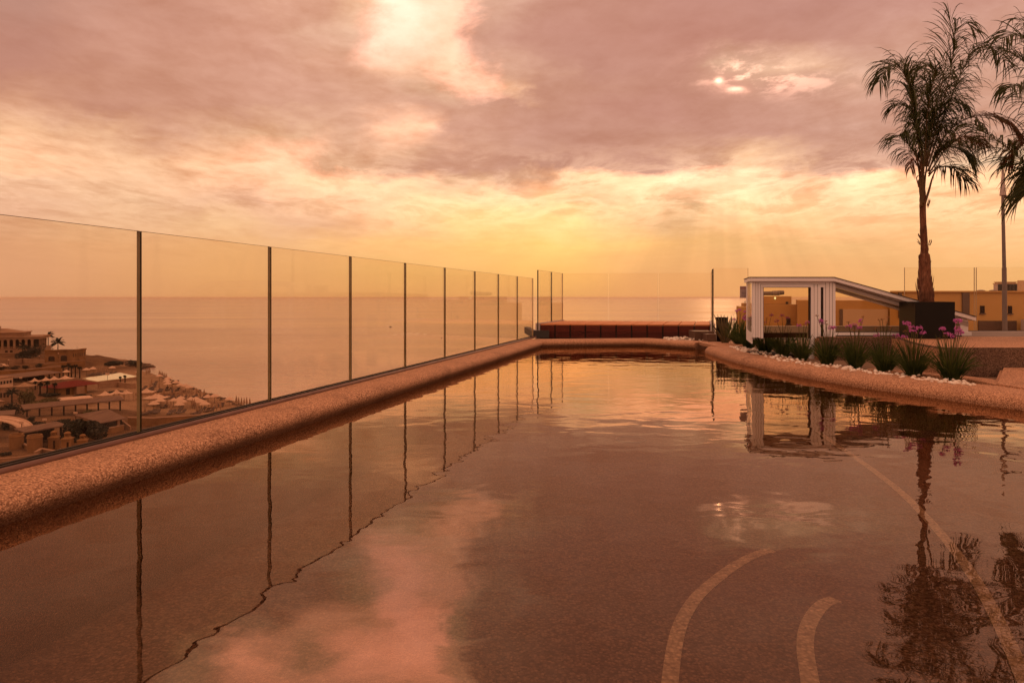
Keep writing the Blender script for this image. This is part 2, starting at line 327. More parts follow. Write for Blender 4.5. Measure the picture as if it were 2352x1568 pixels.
def build_sky():
    world.node_tree.nodes.clear()
    t = T(world.node_tree)
    d = t.node('ShaderNodeTexCoord').outputs['Generated']
    x, y, z = t.sep(d)
    yy = t.m('MAXIMUM', y, 0.2)
    u = t.m('DIVIDE', x, yy); v = t.m('DIVIDE', z, yy)
    zz = t.m('ADD', t.m('MAXIMUM', z, 0.0), 0.09)
    px = t.m('DIVIDE', x, zz); py = t.m('DIVIDE', y, zz)
    flat = t.xyz(px, py, 0.0)                                   # the cloud deck seen in perspective
    ncol = t.sep(t.noise(flat, 0.85, 7, 0.62, 0.35, color=True))
    fine = t.noise(flat, 2.6, 7, 0.66, 0.5)
    mot = t.sep(t.noise(t.xyz(t.m('MULTIPLY', u, 1.0), t.m('MULTIPLY', v, 1.9), 0.7), 6.5, 9, 0.64, 0.25, color=True))
    # streaks of high thin cloud
    st = t.noise(t.xyz(t.m('ADD', t.m('MULTIPLY', u, 2.2), t.m('MULTIPLY', v, 2.5)), t.m('SUBTRACT', t.m('MULTIPLY', v, 14.0), t.m('MULTIPLY', u, -1.8)), 3.1), 1.3, 6, 0.62, 0.6)
    wu = t.m('ADD', t.m('MULTIPLY', t.m('SUBTRACT', ncol[0], 0.5), 0.13), t.m('MULTIPLY', t.m('SUBTRACT', mot[0], 0.5), 0.20))
    wv = t.m('ADD', t.m('MULTIPLY', t.m('SUBTRACT', ncol[1], 0.5), 0.06), t.m('MULTIPLY', t.m('SUBTRACT', mot[1], 0.5), 0.085))
    low = t.rng(v, 0.0, 0.16, 0.12, 1.0)
    uw = t.m('ADD', u, t.m('MULTIPLY', wu, low)); vw = t.m('ADD', v, t.m('MULTIPLY', wv, low))
    fac = t.m('ADD', t.m('DIVIDE', uw, 1.6), 0.5)
    ty = t.m('SUBTRACT', HY, t.m('MULTIPLY', vw, F))
    ys = sorted(SKY)
    col = None
    for i, yk in enumerate(ys):
        stops = [(((xx - CX) / F) / 1.6 + 0.5, lin(c, {-60: 0.45, -150: 0.8, -260: 0.95, -420: 0.9, -1100: 1.5}.get(yk, 0.0))) for xx, c in SKY[yk]]
        r = t.ramp(fac, stops, 'EASE')
        if col is None: col = r
        else: col = t.mix(t.rng(ty, *((374, 402) if yk == 410 else (ys[i - 1], yk))), col, r)
    # broken, mottled structure of the cloud deck: strongest where cloud thins into a gap
    va = t.m('ADD', t.m('MAXIMUM', v, 0.0), 0.16)
    deck = t.xyz(t.m('MULTIPLY', t.m('DIVIDE', u, va), 4.2), t.m('DIVIDE', 4.2, va), 1.7)
    cn = t.noise(deck, 0.62, 12, 0.62, 0.45)
    cn2 = t.noise(deck, 2.3, 10, 0.6, 0.25)
    dd_ = t.m('ADD', t.m('MULTIPLY', t.m('SUBTRACT', cn, 0.5), 1.5), t.m('MULTIPLY', t.m('SUBTRACT', cn2, 0.5), 1.1))
    cs = t.sep(col)
    lum = t.m('ADD', t.m('MULTIPLY', t.m('MINIMUM', cs[0], 1.0), 0.25), t.m('ADD', t.m('MULTIPLY', cs[1], 0.6), t.m('MULTIPLY', cs[2], 0.15)))
    sg_ = t.rng(lum, 0.33, 0.82)
    edge = t.m('ADD', t.m('MULTIPLY', t.m('MULTIPLY', sg_, t.m('SUBTRACT', 1.0, sg_)), 1.9), 0.36)
    relief = t.m('MULTIPLY', t.m('MULTIPLY', dd_, edge), t.rng(v, 0.05, 0.17, 0.06, 1.0))
    relief = t.m('ADD', relief, t.m('MULTIPLY', t.m('SUBTRACT', st, 0.5), t.rng(v, 0.02, 0.1, 0.03, 0.14)))
    relief = t.m('MINIMUM', t.m('MAXIMUM', relief, -0.35), 0.6)
    col = t.mix(1.0, col, t.xyz(*[t.m('ADD', 1.0, t.m('MULTIPLY', relief, k)) for k in (0.55, 0.85, 1.05)]), 'MULTIPLY')
    # thin bright rims below the big cloud
    rid = t.m('SUBTRACT', 1.0, t.m('MULTIPLY', t.m('ABSOLUTE', t.m('SUBTRACT', cn, 0.52)), 11.0))
    band = t.m('MULTIPLY', t.rng(v, 0.085, 0.14, 0, 1, True), t.rng(v, 0.235, 0.185, 0, 1, True))
    band = t.m('MULTIPLY', band, t.rng(u, -0.45, 0.1, 0.3, 1.0))
    gl = t.m('MULTIPLY', t.m('MAXIMUM', rid, 0.0), t.m('MULTIPLY', band, 0.22))
    col = t.mix(1.0, col, t.xyz(gl, t.m('MULTIPLY', gl, 0.72), t.m('MULTIPLY', gl, 0.46)), 'ADD')
    # the veiled sun and the bright rents beside it
    def spot(xd, yd, rx, ry, k, soft=1.0):
        du = t.m('MULTIPLY', t.m('SUBTRACT', t.m('ADD', u, t.m('MULTIPLY', t.m('SUBTRACT', cn2, 0.5), 0.09 * soft)), (xd - CX) / F), F / rx)
        dv = t.m('MULTIPLY', t.m('SUBTRACT', t.m('ADD', v, t.m('MULTIPLY', t.m('SUBTRACT', cn, 0.5), 0.09 * soft)), (HY - yd) / F), F / ry)
        r2 = t.m('ADD', t.m('MULTIPLY', du, du), t.m('MULTIPLY', dv, dv))
        return t.m('MULTIPLY', t.m('EXPONENT', t.m('MULTIPLY', r2, -1.0)), k)
    rent = t.rng(t.m('ADD', cn2, t.m('MULTIPLY', cn, 0.5)), 0.70, 0.86, 0.0, 1.0, True)
    s = t.m('ADD', spot(1652, 187, 8.5, 7, 1.1, 0.15), spot(1690, 210, 17, 6.5, 0.95, 0.35))
    s = t.m('ADD', s, t.m('MULTIPLY', t.m('ADD', spot(1780, 183, 140, 26, 0.42, 0.6), spot(1710, 160, 80, 34, 0.35, 0.6)), rent))
    s = t.m('ADD', s, spot(1665, 198, 55, 30, 0.07))
    front = t.rng(y, 0.25, 0.5, 0, 1, True)
    s = t.m('MULTIPLY', s, front)
    col = t.mix(1.0, col, t.xyz(t.m('MULTIPLY', s, 1.7), t.m('MULTIPLY', s, 0.86), t.m('MULTIPLY', s, 0.58)), 'ADD')
    # faint fan of sun rays below the cloud
    ang = t.m('ARCTAN2', t.m('SUBTRACT', u, SUN_U), t.m('SUBTRACT', SUN_V, v))
    ray = t.m('SUBTRACT', t.noise(t.xyz(t.m('MULTIPLY', ang, 1.0), 0.3, 9.1), 7.0, 3, 0.5), 0.5)
    rm = t.m('MULTIPLY', t.m('MULTIPLY', t.rng(v, 0.01, 0.05, 0, 1, True), t.rng(v, 0.2, 0.11, 0, 1, True)), t.rng(t.m('ABSOLUTE', ang), 1.2, 0.5, 0, 1, True))
    ray = t.m('ADD', 1.0, t.m('MULTIPLY', t.m('MULTIPLY', ray, rm), 0.38))
    col = t.mix(1.0, col, t.xyz(ray, ray, ray), 'MULTIPLY')
    # the rest of the dome, behind the camera
    sky = t.node('ShaderNodeTexSky', sky_type='NISHITA', sun_disc=False)
    sky.sun_elevation = math.asin(sun_dir.z); sky.sun_rotation = math.atan2(sun_dir.x, sun_dir.y)
    sky.air_density = 2.0; sky.dust_density = 4.0
    back = t.mix(1.0, sky.outputs[0], (0.022, 0.014, 0.008), 'MULTIPLY')
    back = t.mix(1.0, back, (0.82, 0.40, 0.245), 'ADD')
    zen = t.m('ADD', 0.85, t.m('MULTIPLY', t.m('MAXIMUM', z, 0.0), 0.75))
    back = t.mix(1.0, back, t.xyz(zen, zen, zen), 'MULTIPLY')
    col = t.mix(front, back, col)
    bg = t.node('ShaderNodeBackground'); t.l.new(col, bg.inputs[0]); bg.inputs[1].default_value = 1.0
    o = t.node('ShaderNodeOutputWorld'); t.l.new(bg.outputs[0], o.inputs[0])
build_sky()
world.cycles.sampling_method = 'MANUAL'; world.cycles.sample_map_resolution = 1024
sl = bpy.data.lights.new('sun', 'SUN'); sl.energy = 0.22; sl.angle = R(0.25); sl.color = (1.0, 0.55, 0.26)
so = bpy.data.objects.new('sun', sl); COL.objects.link(so); so.location = (10, 30, 20)
so.rotation_euler = (-sun_dir).to_track_quat('-Z', 'Y').to_euler()

# ------------------------------------------------------------------ mesh helpers
class MB:
    def __init__(s):
        s.v = []; s.f = []; s.mi = []; s.M = Matrix.Identity(4); s.cur = 0
    def add(s, vs, fs, mi=None):
        b = len(s.v)
        s.v += [s.M @ V(p) for p in vs]
        s.f += [tuple(b + i for i in f) for f in fs]
        s.mi += [s.cur if mi is None else mi] * len(fs)
        return s
    def box(s, x0, x1, y0, y1, z0, z1, mi=None):
        return s.add([(x0, y0, z0), (x1, y0, z0), (x1, y1, z0), (x0, y1, z0), (x0, y0, z1), (x1, y0, z1), (x1, y1, z1), (x0, y1, z1)],
                     [(0, 3, 2, 1), (4, 5, 6, 7), (0, 1, 5, 4), (1, 2, 6, 5), (2, 3, 7, 6), (3, 0, 4, 7)], mi)
    def hexa(s, bot, top, mi=None):
        n = len(bot)
        return s.add(list(bot) + list(top), [tuple(range(n - 1, -1, -1)), tuple(range(n, 2 * n))] + [(i, (i + 1) % n, n + (i + 1) % n, n + i) for i in range(n)], mi)
    def prism(s, poly, z0, z1, mi=None):
        n = len(poly)
        tris = tessellate_polygon([[V((p[0], p[1], 0)) for p in poly]])
        vs = [(p[0], p[1], z0) for p in poly] + [(p[0], p[1], z1) for p in poly]
        fs = []
        for a, b, c in tris:
            pa, pb, pc = poly[a], poly[b], poly[c]
            if (pb[0] - pa[0]) * (pc[1] - pa[1]) - (pb[1] - pa[1]) * (pc[0] - pa[0]) < 0: b, c = c, b
            fs += [(n + a, n + b, n + c), (a, c, b)]
        fs += [(i, (i + 1) % n, n + (i + 1) % n, n + i) for i in range(n)]
        return s.add(vs, fs, mi)
    def tube(s, pts, rad, n=8, cap=True, mi=None):
        pts = [V(p) for p in pts]
        if not isinstance(rad, (list, tuple)): rad = [rad] * len(pts)
        vs, fs = [], []
        ref = None
        for i, p in enumerate(pts):
            tan = (pts[min(i + 1, len(pts) - 1)] - pts[max(i - 1, 0)]).normalized()
            if ref is None: ref = V((1, 0, 0)) if abs(tan.x) < 0.9 else V((0, 1, 0))
            a = (ref - tan * ref.dot(tan)).normalized(); b = tan.cross(a); ref = a
            for k in range(n):
                w = 2 * math.pi * k / n
                vs.append(p + (a * math.cos(w) + b * math.sin(w)) * rad[i])
        for i in range(len(pts) - 1):
            for k in range(n):
                k2 = (k + 1) % n
                fs.append((i * n + k, i * n + k2, (i + 1) * n + k2, (i + 1) * n + k))
        if cap:
            fs += [tuple(range(n - 1, -1, -1)), tuple((len(pts) - 1) * n + k for k in range(n))]
        return s.add(vs, fs, mi)
    def lathe(s, prof, n=16, c=(0, 0, 0), mi=None):
        vs, fs = [], []
        for r, z in prof:
            for k in range(n):
                w = 2 * math.pi * k / n
                vs.append((c[0] + r * math.cos(w), c[1] + r * math.sin(w), c[2] + z))
        for i in range(len(prof) - 1):
            for k in range(n):
                k2 = (k + 1) % n
                fs.append((i * n + k, i * n + k2, (i + 1) * n + k2, (i + 1) * n + k))
        fs += [tuple(range(n - 1, -1, -1)), tuple((len(prof) - 1) * n + k for k in range(n))]
        return s.add(vs, fs, mi)
    def ribbon(s, pts, wid, w, mi=None):
        """flat blade through pts, half-widths wid, along direction w"""
        vs = []
        for p, h in zip(pts, wid): vs += [p - w * h, p + w * h]
        fs = [(2 * i, 2 * i + 1, 2 * i + 3, 2 * i + 2) for i in range(len(pts) - 1)]
        return s.add(vs, fs, mi)
    def sweep(s, path, prof, closed_ends=True, mi=None):
        """profile (outward distance, height) along a plan path; outward is to the left of travel"""
        n = len(path); m = len(prof); vs = []
        P2 = [V((p[0], p[1])) for p in path]
        for i in range(n):
            d1 = (P2[i] - P2[i - 1]).normalized() if i else None
            d2 = (P2[i + 1] - P2[i]).normalized() if i < n - 1 else None
            d1 = d1 or d2; d2 = d2 or d1
            n1 = V((-d1.y, d1.x)); n2 = V((-d2.y, d2.x)); mm = (n1 + n2).normalized()
            k = 1.0 / max(0.5, mm.dot(n1))
            for d, z in prof:
                q = P2[i] + mm * d * k
                vs.append((q.x, q.y, z))
        fs = []
        for i in range(n - 1):
            for j in range(m - 1):
                fs.append((i * m + j, (i + 1) * m + j, (i + 1) * m + j + 1, i * m + j + 1))
        if closed_ends: fs += [tuple(range(m)), tuple((n - 1) * m + j for j in range(m - 1, -1, -1))]
        return s.add(vs, fs, mi)
    def build(s, name, mats, parent=None, at=(0, 0, 0), smooth=False, auto=None):
        """links ONE mesh object; a child is built relative to its thing's base"""
        root = parent
        while root is not None and root.parent is not None: root = root.parent
        o0 = root.location.copy() if root is not None else V(at)
        me = bpy.data.meshes.new(name)
        me.from_pydata([tuple(p - o0) for p in s.v], [], s.f)
        if not isinstance(mats, (list, tuple)): mats = [mats]
        for m in mats: me.materials.append(M[m] if isinstance(m, str) else m)
        me.polygons.foreach_set('material_index', s.mi)
        if smooth:
            me.polygons.foreach_set('use_smooth', [True] * len(me.polygons))
        me.update()
        o = bpy.data.objects.new(name, me); COL.objects.link(o)
        if parent is not None: o.parent = parent
        else: o.location = o0
        if smooth and auto:
            for e in me.edges: pass
            me.set_sharp_from_angle(angle=R(auto))
        return o
def thing(name, label, cat, at=(0, 0, 0), group=None):
    o = bpy.data.objects.new(name, None); COL.objects.link(o); o.location = at; o.empty_display_size = 0.1
    o['label'] = label; o['category'] = cat
    if group: o['group'] = group
    return o
def tag(o, label, cat, group=None):
    o['label'] = label; o['category'] = cat
    if group: o['group'] = group
    return o
def setting(o, kind='structure'):
    o['kind'] = kind; return o
def dup(root, loc, rz=0.0, sc=1.0, label=None):
    r = root.copy(); COL.objects.link(r); r.location = loc; r.rotation_euler = (0, 0, rz); r.scale = (sc,) * 3 if not isinstance(sc, tuple) else sc
    if label: r['label'] = label
    for ch in root.children:
        c = ch.copy(); COL.objects.link(c); c.parent = r
        for g in ch.children:
            d = g.copy(); COL.objects.link(d); d.parent = c
    return r
def frame(A, B, z=None):
    """matrix with x along A->B, y away from the camera, origin at A"""
    A = V(A); B = V(B)
    ex = V((B.x - A.x, B.y - A.y, 0)).normalized(); ey = V((-ex.y, ex.x, 0))
    if ey.y < 0: ey = -ey
    m = Matrix.Identity(4)
    for i, (a, b, c) in enumerate(zip(ex, ey, (0, 0, 1))): m[i][0], m[i][1], m[i][2] = a, b, c
    m[0][3], m[1][3], m[2][3] = A.x, A.y, A.z if z is None else z
    return m, math.hypot(B.x - A.x, B.y - A.y)
ORD = ['first', 'second', 'third', 'fourth', 'fifth', 'sixth', 'seventh', 'eighth', 'ninth', 'tenth', 'eleventh', 'twelfth',
       'thirteenth', 'fourteenth', 'fifteenth', 'sixteenth', 'seventeenth', 'eighteenth', 'nineteenth', 'twentieth']

# ------------------------------------------------------------------ pool
E = V((0.2553, 0.9669)); NRM = V((0.9669, -0.2553))           # fence direction, and its normal towards the pool
def fence_pt(Y, off=0.0): 
    p = V((-3.046 + 0.26403 * Y, Y)) + NRM * off
    return p
WL = 0.37
left_a = fence_pt(-2.5, WL); corner = fence_pt(12.24, WL)
back_k = G(1480, 794.5); back_e = G(1594, 802)
left_path = [left_a, fence_pt(4, WL), fence_pt(8, WL), corner, V((1.4, 12.33)), V((back_k.x, 12.45)), V((back_e.x, back_e.y))]
wl_px = [(1618.8, 809.5), (1640, 820), (1668, 829.5), (1710, 838.7), (1751, 848.2), (1793, 857.2), (1835, 866), (1876, 874), (1918, 880.5), (1960, 888), (2043, 901), (2127, 912.5), (2210, 923.5), (2293, 934.5), (2352, 943)]
right_path = [V((G(*p).x, G(*p).y)) for p in wl_px]
def catmull(pts, k=4):
    out = []
    for i in range(len(pts) - 1):
        p0, p1, p2, p3 = pts[max(i - 1, 0)], pts[i], pts[i + 1], pts[min(i + 2, len(pts) - 1)]
        for j in range(k):
            u = j / k
            out.append(0.5 * ((2 * p1) + (p2 - p0) * u + (2 * p0 - 5 * p1 + 4 * p2 - p3) * u * u + (3 * p1 - p0 - 3 * p2 + p3) * u ** 3))
    out.append(pts[-1]); return out
# even out the traced edge
for _ in range(3):
    right_path = [right_path[0]] + [(right_path[i - 1] + right_path[i] * 2 + right_path[i + 1]) / 4 for i in range(1, len(right_path) - 1)] + [right_path[-1]]
right_path += [V((4.45, 4.2)), V((4.75, 2.8)), V((4.85, 0.5)), V((4.85, -2.5))]
right_path = catmull(right_path, 4)
prof = [(0.03, -1.1), (0.0, -0.03), (0.0, 0.02), (0.008, 0.048), (0.028, 0.074), (0.06, 0.093), (0.105, 0.107), (0.16, 0.115), (0.23, 0.119), (0.41, 0.12), (0.42, 0.116), (0.42, -0.3)]
cop = thing('pool_coping', 'rounded speckled pebble coping running round the edge of the pool', 'coping', (0, 0, 0))
prof_l = [(0.09, -1.1), (0.075, -0.05), (0.06, -0.02), (0.028, 0.01), (0.006, 0.035), (0.0, 0.058), (0.006, 0.08), (0.024, 0.099), (0.055, 0.111), (0.10, 0.117), (0.16, 0.119), (0.41, 0.12), (0.42, 0.116), (0.42, -0.3)]
b = MB(); b.sweep(left_path, prof_l)
b.build('straight_edge', 'aggregate', cop, smooth=True, auto=40)
b = MB(); b.sweep(right_path, prof)
b.build('curved_edge', 'aggregate', cop, smooth=True, auto=40)
# overflow mouth between the two runs: a thin lintel over a dark recess
g0, g1 = left_path[-1], right_path[0]
b = MB(); dd = (g1 - g0).normalized(); nn = V((-dd.y, dd.x))
q = [g0 + nn * 0.10 - dd * 0.10, g1 + nn * 0.10 + dd * 0.12, g1 + nn * 0.75 + dd * 0.1, g0 + nn * 0.75 - dd * 0.1]
b.prism([(p.x, p.y) for p in q], 0.078, 0.1215)
b.build('overflow_lintel', 'aggregate', cop)
b = MB(); q = [g0 + nn * 0.5 - dd * .1, g1 + nn * 0.5 + dd * .1, g1 + nn * 0.55 + dd * .1, g0 + nn * 0.55 - dd * .1]
b.prism([(p.x, p.y) for p in q], -0.3, 0.077)
b.build('overflow_recess', 'gasket', cop)
# water and floor
pool_poly = [(p.x, p.y) for p in left_path] + [(g0 + nn * .5).to_tuple(), (g1 + nn * .5).to_tuple()] + [(p.x, p.y) for p in right_path]
def sheet(name, poly, z, mat):
    tris = tessellate_polygon([[V((p[0], p[1], 0)) for p in poly]])
    b = MB(); fs = []
    for a, c, d in tris:
        pa, pb, pc = poly[a], poly[c], poly[d]
        if (pb[0] - pa[0]) * (pc[1] - pa[1]) - (pb[1] - pa[1]) * (pc[0] - pa[0]) < 0: c, d = d, c
        fs.append((a, c, d))
    b.add([(p[0], p[1], z) for p in poly], fs)
    return b.build(name, mat)
big_pool = [(-5.5, -3), (9, -3), (9, 14), (-1.2, 14)]
setting(sheet('pool_water', [(p[0], p[1]) for p in pool_poly], 0.0, 'water'))
FZ = -0.55
setting(sheet('pool_floor', [(p[0], p[1]) for p in pool_poly], FZ, 'pool_floor'))
def strip(px, w, label, z):
    pts = catmull([V((G(x, y, z).x, G(x, y, z).y)) for x, y in px], 5)
    b = MB(); b.sweep(pts, [(-w / 2, z - 0.02), (-w / 2, z), (w / 2, z), (w / 2, z - 0.02)])
    return tag(b.build('step_nosing', 'nosing'), label, 'step edge', 'pale mosaic step edges on the pool floor')
strip([(1790, 938), (1852, 972), (1920, 1020), (2000, 1075), (2070, 1130), (2130, 1190), (2190, 1260), (2250, 1345), (2310, 1460), (2370, 1600), (2450, 1800)], 0.06, 'long pale mosaic line under the water, crossing the palm reflection', FZ + 0.006)
strip([(1775, 1262), (1748, 1268), (1700, 1290), (1650, 1325), (1600, 1370), (1566, 1425), (1548, 1490), (1535, 1600)], 0.062, 'longer of the two bent pale mosaic lines under the near water', FZ + 0.006)
strip([(1920, 1375), (1892, 1385), (1868, 1412), (1852, 1450), (1850, 1495), (1860, 1560), (1866, 1620)], 0.066, 'shorter bent pale mosaic line under the near water, by the palm reflection', FZ + 0.006)
c0 = G(1449, 1010, FZ)
b = MB(); ring = [(0.155, FZ + 0.002), (0.155, FZ + 0.010), (0.135, FZ + 0.010), (0.135, FZ + 0.002)]
vs, fs = [], []
for k in range(32):
    w = 2 * math.pi * k / 32
    vs += [(c0.x + r * math.cos(w), c0.y + r * math.sin(w), zz) for r, zz in ring]
for k in range(32):
    for j in range(3): fs.append((k * 4 + j, ((k + 1) % 32) * 4 + j, ((k + 1) % 32) * 4 + j + 1, k * 4 + j + 1))
b.add(vs, fs); tag(b.build('floor_drain', 'grey_metal'), 'round drain cover faintly seen on the pool floor', 'drain')
# paved terrace round the pool
def offset_pts(path, d):
    b = MB(); b.sweep(path, [(d, 0), (d + .1, 0)], closed_ends=False)
    return [(p.x, p.y) for p in b.v[::2]]
ter = offset_pts(right_path, 0.40)[::-1] + offset_pts(left_path[3:], 0.40)[::-1]
ter = ter + [tuple(fence_pt(12.7, 0.0)), tuple(fence_pt(15.6, 0)), (14.0, 15.6), (14.0, -2.5)]
setting(sheet('terrace_floor', ter, 0.085, 'ground'))
# hotel block below the terrace
outer = [tuple(fence_pt(-6, -0.06)), tuple(fence_pt(15.7, -0.06)), (7.5, 15.7), (14.2, 13.0), (14.2, -6)]
b = MB(); b.prism(outer, -37, -1.2); tag(b.build('hotel_block', 'far_pale'), 'pale hotel block carrying the pool terrace', 'building')

# ------------------------------------------------------------------ glass fences
def glass_panel(A, B, z0, z1, parent, mats=('glass', 'glass_edge'), th=0.022, far='glass_edge'):
    m, L = frame((A[0], A[1], 0), (B[0], B[1], 0))
    b = MB(); b.M = m
    h = th / 2
    b.box(0, L, -h, h, z0, z1)
    b.mi = [1, 1, 0, 2, 0, 1]
    return b.build('glass_panel', [*mats, far], parent)
Y0, DY = 3.76, 1.16026
fl = thing('glass_fence', 'long frameless glass fence along the left edge of the pool above the sea', 'glass fence', (*fence_pt(5), 0.12))
GZ0, GZ1 = 0.125, EYE + 0.3645
for i in range(-2, 8):
    a = fence_pt(Y0 + DY * i) + E * 0.006; c = fence_pt(Y0 + DY * (i + 1)) - E * 0.006
    glass_panel(a, c, GZ0, GZ1, fl, far='glass_edge_pale' if i == 7 else 'glass_edge_mid')
b = MB(); m, L = frame((*fence_pt(-1), 0), (*fence_pt(Y0 + DY * 8 + .06), 0)); b.M = m
b.box(0, L, -0.028, -0.0125, 0.12, 0.146); b.box(0, L, 0.0125, 0.03, 0.10, 0.146)
b.build('gasket', 'gasket', fl)
b = MB()
A, Bp = fence_pt(-1, 0.044), fence_pt(Y0 + DY * 8 + 0.06, 0.044)
for k in range(5):
    a = A + (Bp - A) * (k / 5.0) + E * .0015; c = A + (Bp - A) * ((k + 1) / 5.0) - E * .0015
    b.tube([(a.x, a.y, 0.126), (c.x, c.y, 0.126)], 0.0165, 12)
b.build('base_rail', 'rail', fl, smooth=True, auto=40)

DZ, DT = 0.37, EYE + 0.535
dA = P(1235, 683, 13.3); dB = P(1292, 683, 15.25); dC = P(1634, 683, 14.9); dD = P(1637, 683, 12.9); dE = P(1718, 683, 12.95)
fd = thing('glass_fence', 'frameless glass fence round three sides of the raised timber deck', 'glass fence', (*dA.xy, DZ))
pm = dA.lerp(dB, 0.52)
for a, c, mt in ((dA, pm, 0), (pm, dB, 0), (dB, P(1397, 683, 15.13), 1), (P(1398.5, 683, 15.13), P(1511, 683, 15.02), 1), (P(1513, 683, 15.02), dC, 1), (dD, dC, 1)):
    d = (c - a).normalized() * 0.008
    glass_panel(a + d, c - d, DZ - (0.12 if mt == 0 or a == dD else 0.0), DT, fd, ('glass', 'glass_edge') if mt == 0 else ('clear_glass', 'glass_edge' if a == dD else 'glass_edge_pale'), 0.024, 'glass_edge_pale' if mt == 1 or c == dB else 'glass_edge')
for a, c in ((dA, dB), (dD, dC)):
    m, L = frame(a, c, 0); b = MB(); b.M = m
    b.add([(0, -.045, DZ - .16), (L, -.045, DZ - .16), (L, .045, DZ - .16), (0, .045, DZ - .16), (0, -.045, DZ + .012), (L, -.045, DZ + .012), (L, .045, DZ + .012), (0, .045, DZ + .012), (0, -.014, DZ + .012), (L, -.014, DZ + .012), (L, .014, DZ + .012), (0, .014, DZ + .012), (0, -.014, DZ - .13), (L, -.014, DZ - .13), (L, .014, DZ - .13), (0, .014, DZ - .13)],
          [(0, 3, 2, 1), (0, 1, 5, 4), (3, 7, 6, 2), (4, 5, 9, 8), (6, 7, 11, 10), (8, 9, 13, 12), (10, 11, 15, 14), (12, 13, 14, 15), (0, 4, 8, 12), (0, 12, 15, 3), (15, 11, 7, 3), (1, 13, 9, 5), (1, 2, 14, 13), (2, 6, 10, 14)])
    b.build('channel', 'kerb', fd)
fe = thing('glass_fence', 'single taller clear glass panel between the deck and the white hatch', 'glass fence', (*dD.xy, 0.1))
glass_panel(dD + V((0.02, 0.01, 0)), dE, 0.20, DT + 0.02, fe, ('clear_glass', 'glass_edge_pale'), 0.02, 'glass_edge_pale')
b = MB(); m, L = frame(dD, dE, 0); b.M = m; b.box(0, L + 0.6, -0.035, 0.035, 0.09, 0.205); b.build('channel', 'kerb', fe)

# ------------------------------------------------------------------ timber deck
dk = thing('timber_deck', 'raised reddish timber deck beyond the far end of the pool', 'deck', (2.1, 13.8, 0.09))
fA = P(1240, 683, 13.3); fB = P(1631, 683, 12.95); bA = P(1293, 683, 15.1); bB = P(1630, 683, 14.8)
N_MOD = 11
for k in range(N_MOD):
    u0, u1 = k / N_MOD, (k + 1) / N_MOD
    a, c = fA.lerp(fB, u0 + .003), fA.lerp(fB, u1 - .003)
    m, L = frame(a, c, 0); b = MB(); b.M = m
    for j in range(4):
        z0 = 0.10 + j * 0.0605
        b.box(0.004, L - 0.004, random.uniform(-.003, .003), 0.022, z0, z0 + 0.056)
    b.build('front_panel', 'wood_front', dk)
    d0, d1 = bA.lerp(bB, u0 + .003), bA.lerp(bB, u1 - .003)
    b = MB()
    NB = 6
    for j in range(NB):
        v0, v1 = j / NB + 0.003, (j + 1) / NB - 0.003
        pts = [a.lerp(d0, v0), c.lerp(d1, v0), c.lerp(d1, v1), a.lerp(d0, v1)]
        z = DZ - 0.002
        b.hexa([(p.x, p.y - 0.01, z - 0.025) for p in pts], [(p.x, p.y - 0.01, z) for p in pts])
    b.build('deck_tile', 'wood_top', dk)
b = MB(); b.hexa([(p.x, p.y + .03, 0.085) for p in (fA, fB)] + [(p.x, p.y, 0.085) for p in (bB, bA)], [(p.x, p.y + .03, DZ - 0.03) for p in (fA, fB)] + [(p.x, p.y, DZ - 0.03) for p in (bB, bA)])
b.build('frame', 'gasket', dk)
# grey end block at the left of the deck
m, L = frame(P(1222, 757, 13.2), P(1262, 757, 13.22), 0); b = MB(); b.M = m; b.box(0, L - .01, -0.05, 0.02, 0.10, 0.245); b.box(0.0, 0.1, .021, 1.9, 0.10, 0.235)
tag(b.build('kerb_block', 'dark_metal', at=P(1240, 770, 13.2)), 'dark grey kerb block at the left foot of the timber deck', 'kerb')

# ------------------------------------------------------------------ ledge, step, kerb
led = [G(x, y, .38).xy for x, y in ((1905, 774), (2048, 774), (2069.7, 777), (2089, 783.8), (2118.5, 790.6), (2147.8, 795.3), (2175, 798.4))]
led = catmull([V(p) for p in led], 4)[4:]
led = [V((3.9, 8.67))] + led + [V((9.5, led[-1].y)), V((9.5, 8.8)), V((3.9, 8.8))]
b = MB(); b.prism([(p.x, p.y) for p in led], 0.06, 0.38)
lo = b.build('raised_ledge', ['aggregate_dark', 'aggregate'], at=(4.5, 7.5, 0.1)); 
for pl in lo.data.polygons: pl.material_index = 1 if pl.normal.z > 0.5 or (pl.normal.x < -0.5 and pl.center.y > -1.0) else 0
bm = bmesh.new(); bm.from_mesh(lo.data)
bmesh.ops.bevel(bm, geom=[e for e in bm.edges if len(e.link_faces) == 2 and all(abs(v.co.z - 0.28) < 1e-4 for v in e.verts) and abs(e.link_faces[0].normal.z - e.link_faces[1].normal.z) > .5], offset=0.02, segments=2, affect='EDGES')
bm.to_mesh(lo.data); bm.free()
tag(lo, 'brown pebble-faced ledge with pale top carrying the black planter', 'ledge')
q0 = [G(2297, 843, .19), G(2281, 881, .135), G(2430, 905, .1225), G(2560, 843, .19)]
b = MB(); b.hexa([(p.x, p.y, 0.06) for p in q0][::1], [tuple(p) for p in q0])
st = b.build('step_block', 'aggregate', at=(q0[1].x + .5, q0[1].y + .5, 0.1))
bm = bmesh.new(); bm.from_mesh(st.data); bmesh.ops.recalc_face_normals(bm, faces=bm.faces[:])
bmesh.ops.bevel(bm, geom=[e for e in bm.edges if all(v.co.z > 0.0 for v in e.verts)], offset=0.03, segments=3, affect='EDGES'); bm.to_mesh(st.data); bm.free()
tag(st, 'low pale pebble step in front of the brown ledge', 'step')
